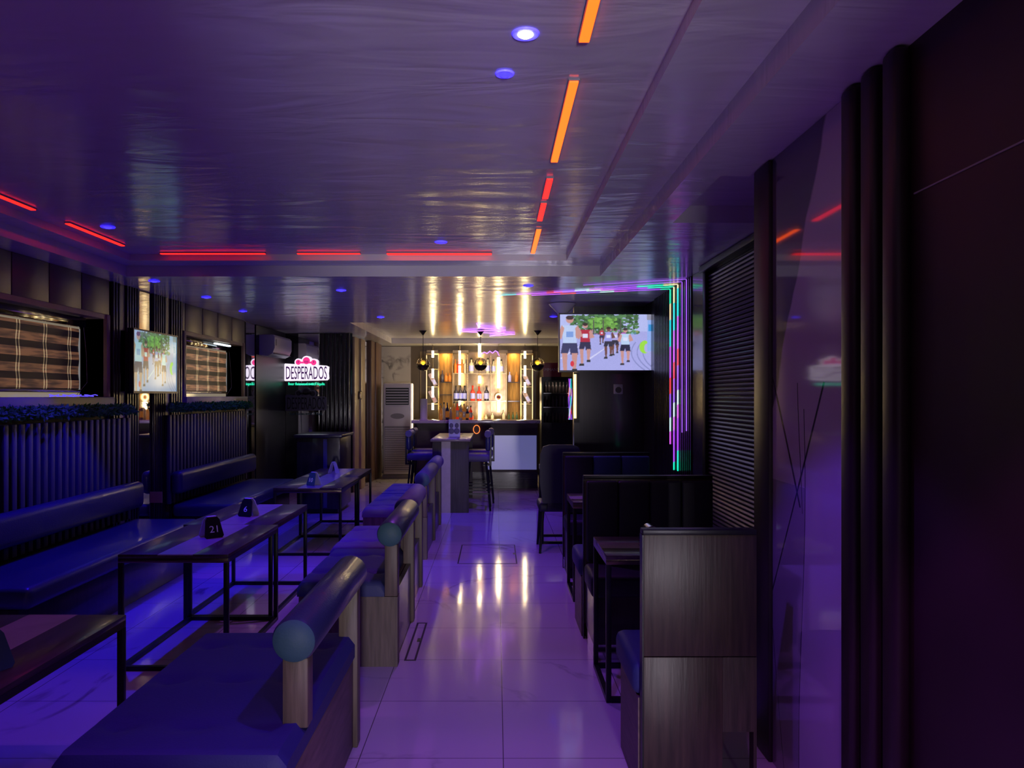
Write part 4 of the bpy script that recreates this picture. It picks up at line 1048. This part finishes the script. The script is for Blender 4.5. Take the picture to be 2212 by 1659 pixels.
pendant(914,'left globe pendant lamp with a yellow bulb over the bar'); pendant(1038,'centre globe pendant lamp with a yellow bulb over the bar'); pendant(1161,'right globe pendant lamp with a yellow bulb, beside the fridge')

# fridge
fx0, fx1, fy = .79, 1.33, 13.45
fg = thing('drinks_fridge', 'dark glass fronted drinks fridge right of the bar', 'fridge', (1.06,13.75,0))
f_ = MB().box(fx0,fx1,fy+.5,fy+.52,0,1.88).box(fx0,fx0+.03,fy+.02,fy+.5,0,1.88).box(fx1-.03,fx1,fy+.02,fy+.5,0,1.88).box(fx0+.03,fx1-.03,fy+.02,fy+.5,1.84,1.88).box(fx0+.03,fx1-.03,fy+.02,fy+.5,0,1.06)
put('cabinet', f_, BLACKPL, fg)
dq = MB().box(fx0,fx1,fy,fy+.018,1.82,1.88).box(fx0,fx1,fy,fy+.018,.1,1.08).box(fx0,fx0+.035,fy,fy+.018,1.08,1.82).box(fx1-.035,fx1,fy,fy+.018,1.08,1.82)
do = put('door_frame', dq, BLACKMETAL, fg)
put('glass', MB().box(fx0+.035,fx1-.035,fy+.006,fy+.012,1.08,1.82), GLASS, do)
put('handle', MB().box(fx0+.008,fx0+.025,fy-.03,fy-.0005,1.2,1.75,bev=.004), mat('green_handle',(.1,.2,.16),.35), do)
for zz in (1.355,1.6): put('shelf', MB().box(fx0+.032,fx1-.032,fy+.03,fy+.48,zz-.012,zz), CHROME, fg)
for zz in (1.0615,1.3555,1.6005):
    for k in range(7):
        bottle(fx0+.08+k*.064, fy+.14+.03*(k%2), zz, .19, .024, [AMBER,GREENG,NAVYG,CLEARG][(k*3+int(zz*10))%4] if False else mat('fridge_bottle_glass',(.10,.07,.06),.12), 'dark bottle standing on a shelf inside the glass fridge', 'bottles in the drinks fridge')
rs = thing('red_sign', 'red sign reading MMANT on top of the drinks fridge', 'sign', (.97,13.5,1.88))
put('board', MB().box(.82,1.14,13.5,13.52,1.8805,2.13), mat('sign_red',(.2,.03,.035),.4), rs)
put('lettering', MB().text('MMANT',.26,.05,(.98,13.496,2.01),.006), mat('sign_text_pale',(.4,.34,.34),.5), rs)
tn = thing('streamer', 'glowing rainbow hanging foil streamer beside the amber light tube', 'streamer', (1.286,13.39,1.1))
for k in range(5):
    b = MB(); x = 1.262+.012*k
    pts = [(x+.008*math.sin(q*.9+k), 13.39+.008*math.cos(q+k), 1.85-q*.065) for q in range(12)]
    b.tube(pts,.005,5)
    put('ribbon', b, mat_rainbow('foil_%d' % k, .2*k, .9), tn)  # rainbow colours of the ribbons are put in as emission
put('hook', MB().box(1.26,1.312,13.38,13.4495,1.848,1.862), CHROME, tn)

# floor hatches
def hatch(x0,x1,y0,y1,lab):
    b = MB(); s = .012
    b.box(x0,x1,y0,y0+s,.0003,.002).box(x0,x1,y1-s,y1,.0003,.002).box(x0,x0+s,y0+s,y1-s,.0003,.002).box(x1-s,x1,y0+s,y1-s,.0003,.002)
    t = thing('floor_hatch', lab, 'hatch', ((x0+x1)/2,(y0+y1)/2,0), 'floor access hatches')
    put('frame', b, mat('hatch_gap',(.03,.025,.025),.6), t)
    put('pull_ring', MB().box(x1-.03,x1-.008,(y0+y1)/2-.03,(y0+y1)/2+.03,.002,.005), BLACKMETAL, t)
hatch(-.36,.195,7.1,8.0,'square tiled floor hatch in the middle of the aisle')
hatch(-.74+.2,-.47,4.5,5.25,'narrow floor hatch beside the second middle bench')

# ------------------------------------------------------------------ light
def area(name, loc, rot, size, col, e, shape='DISK', sy=None, spread=None):
    l = bpy.data.lights.new(name,'AREA'); l.shape = shape; l.size = size
    if sy: l.size_y = sy
    l.energy = e; l.color = col
    if spread: l.spread = spread
    o = bpy.data.objects.new(name,l); C.objects.link(o); o.location = loc; o.rotation_euler = rot
    return o
def spotl(loc, col, e, cone=80, blend=.2):
    l = bpy.data.lights.new('downlight_beam','SPOT'); l.energy = e; l.color = col; l.spot_size = math.radians(cone); l.spot_blend = blend; l.shadow_soft_size = .03
    o = bpy.data.objects.new('downlight_beam',l); C.objects.link(o); o.location = loc
BLUE = (.02,.006,1); VIO = (.38,.08,1); INDIGO = (.16,.03,1); MAG = (.5,.08,1)
for x,y,z,e,c,cone in ((.09,2.42,2.66,75,INDIGO,84),(-2.62,5.19,2.66,200,BLUE,80),(-.41,5.7,2.66,60,VIO,90),(-2.4,6.7,2.53,40,BLUE,90),(-1.47,7.29,2.53,90,BLUE,90),(.29,6.98,2.53,50,INDIGO,90),
                  (-2.7,7.8,2.53,30,BLUE,90),(-2.7,9.08,2.53,30,BLUE,90),(-1.47,9.78,2.53,90,BLUE,90),(.6,9.7,2.53,100,INDIGO,95),(-1.9,2.3,2.66,26,MAG,80),(.4,.6,2.66,110,MAG,100),(-1.24,11.6,2.6,30,VIO,90)):  # MAG beams are added without lamps, to tint the near floor pink
    spotl((x,y,z), c, e, cone)
# niche lamps, added fridge light and the daylight through the doorway behind the camera
for px in (962,1109): area('niche_lamp', (bx(px),15.3,2.38), (math.radians(15),0,0), .12, (1,.6,.2), 1.6)
area('fridge_fill', (1.06,13.55,1.83), (0,0,0), .3, (.9,.8,.7), .5, 'RECTANGLE', .08)  # added light so the bottles behind the glass show
area('door_daylight', (.72,-5.2,.85), (PI/2+.4,0,0), .35, (.95,.86,1), 310, 'RECTANGLE', .9)

w = bpy.data.worlds.new('world'); bpy.context.scene.world = w; w.use_nodes = True
bg = w.node_tree.nodes['Background']; bg.inputs[0].default_value = (.25,.15,.5,1); bg.inputs[1].default_value = .02
sc = bpy.context.scene
sc.view_settings.view_transform = 'Standard'; sc.view_settings.look = 'None'; sc.view_settings.exposure = 0; sc.view_settings.gamma = 1
sc.view_settings.use_curve_mapping = False
sc.cycles.max_bounces = 8; sc.cycles.use_denoising = True
sc.cycles.caustics_reflective = False; sc.cycles.caustics_refractive = False
sc.cycles.sample_clamp_indirect = 4
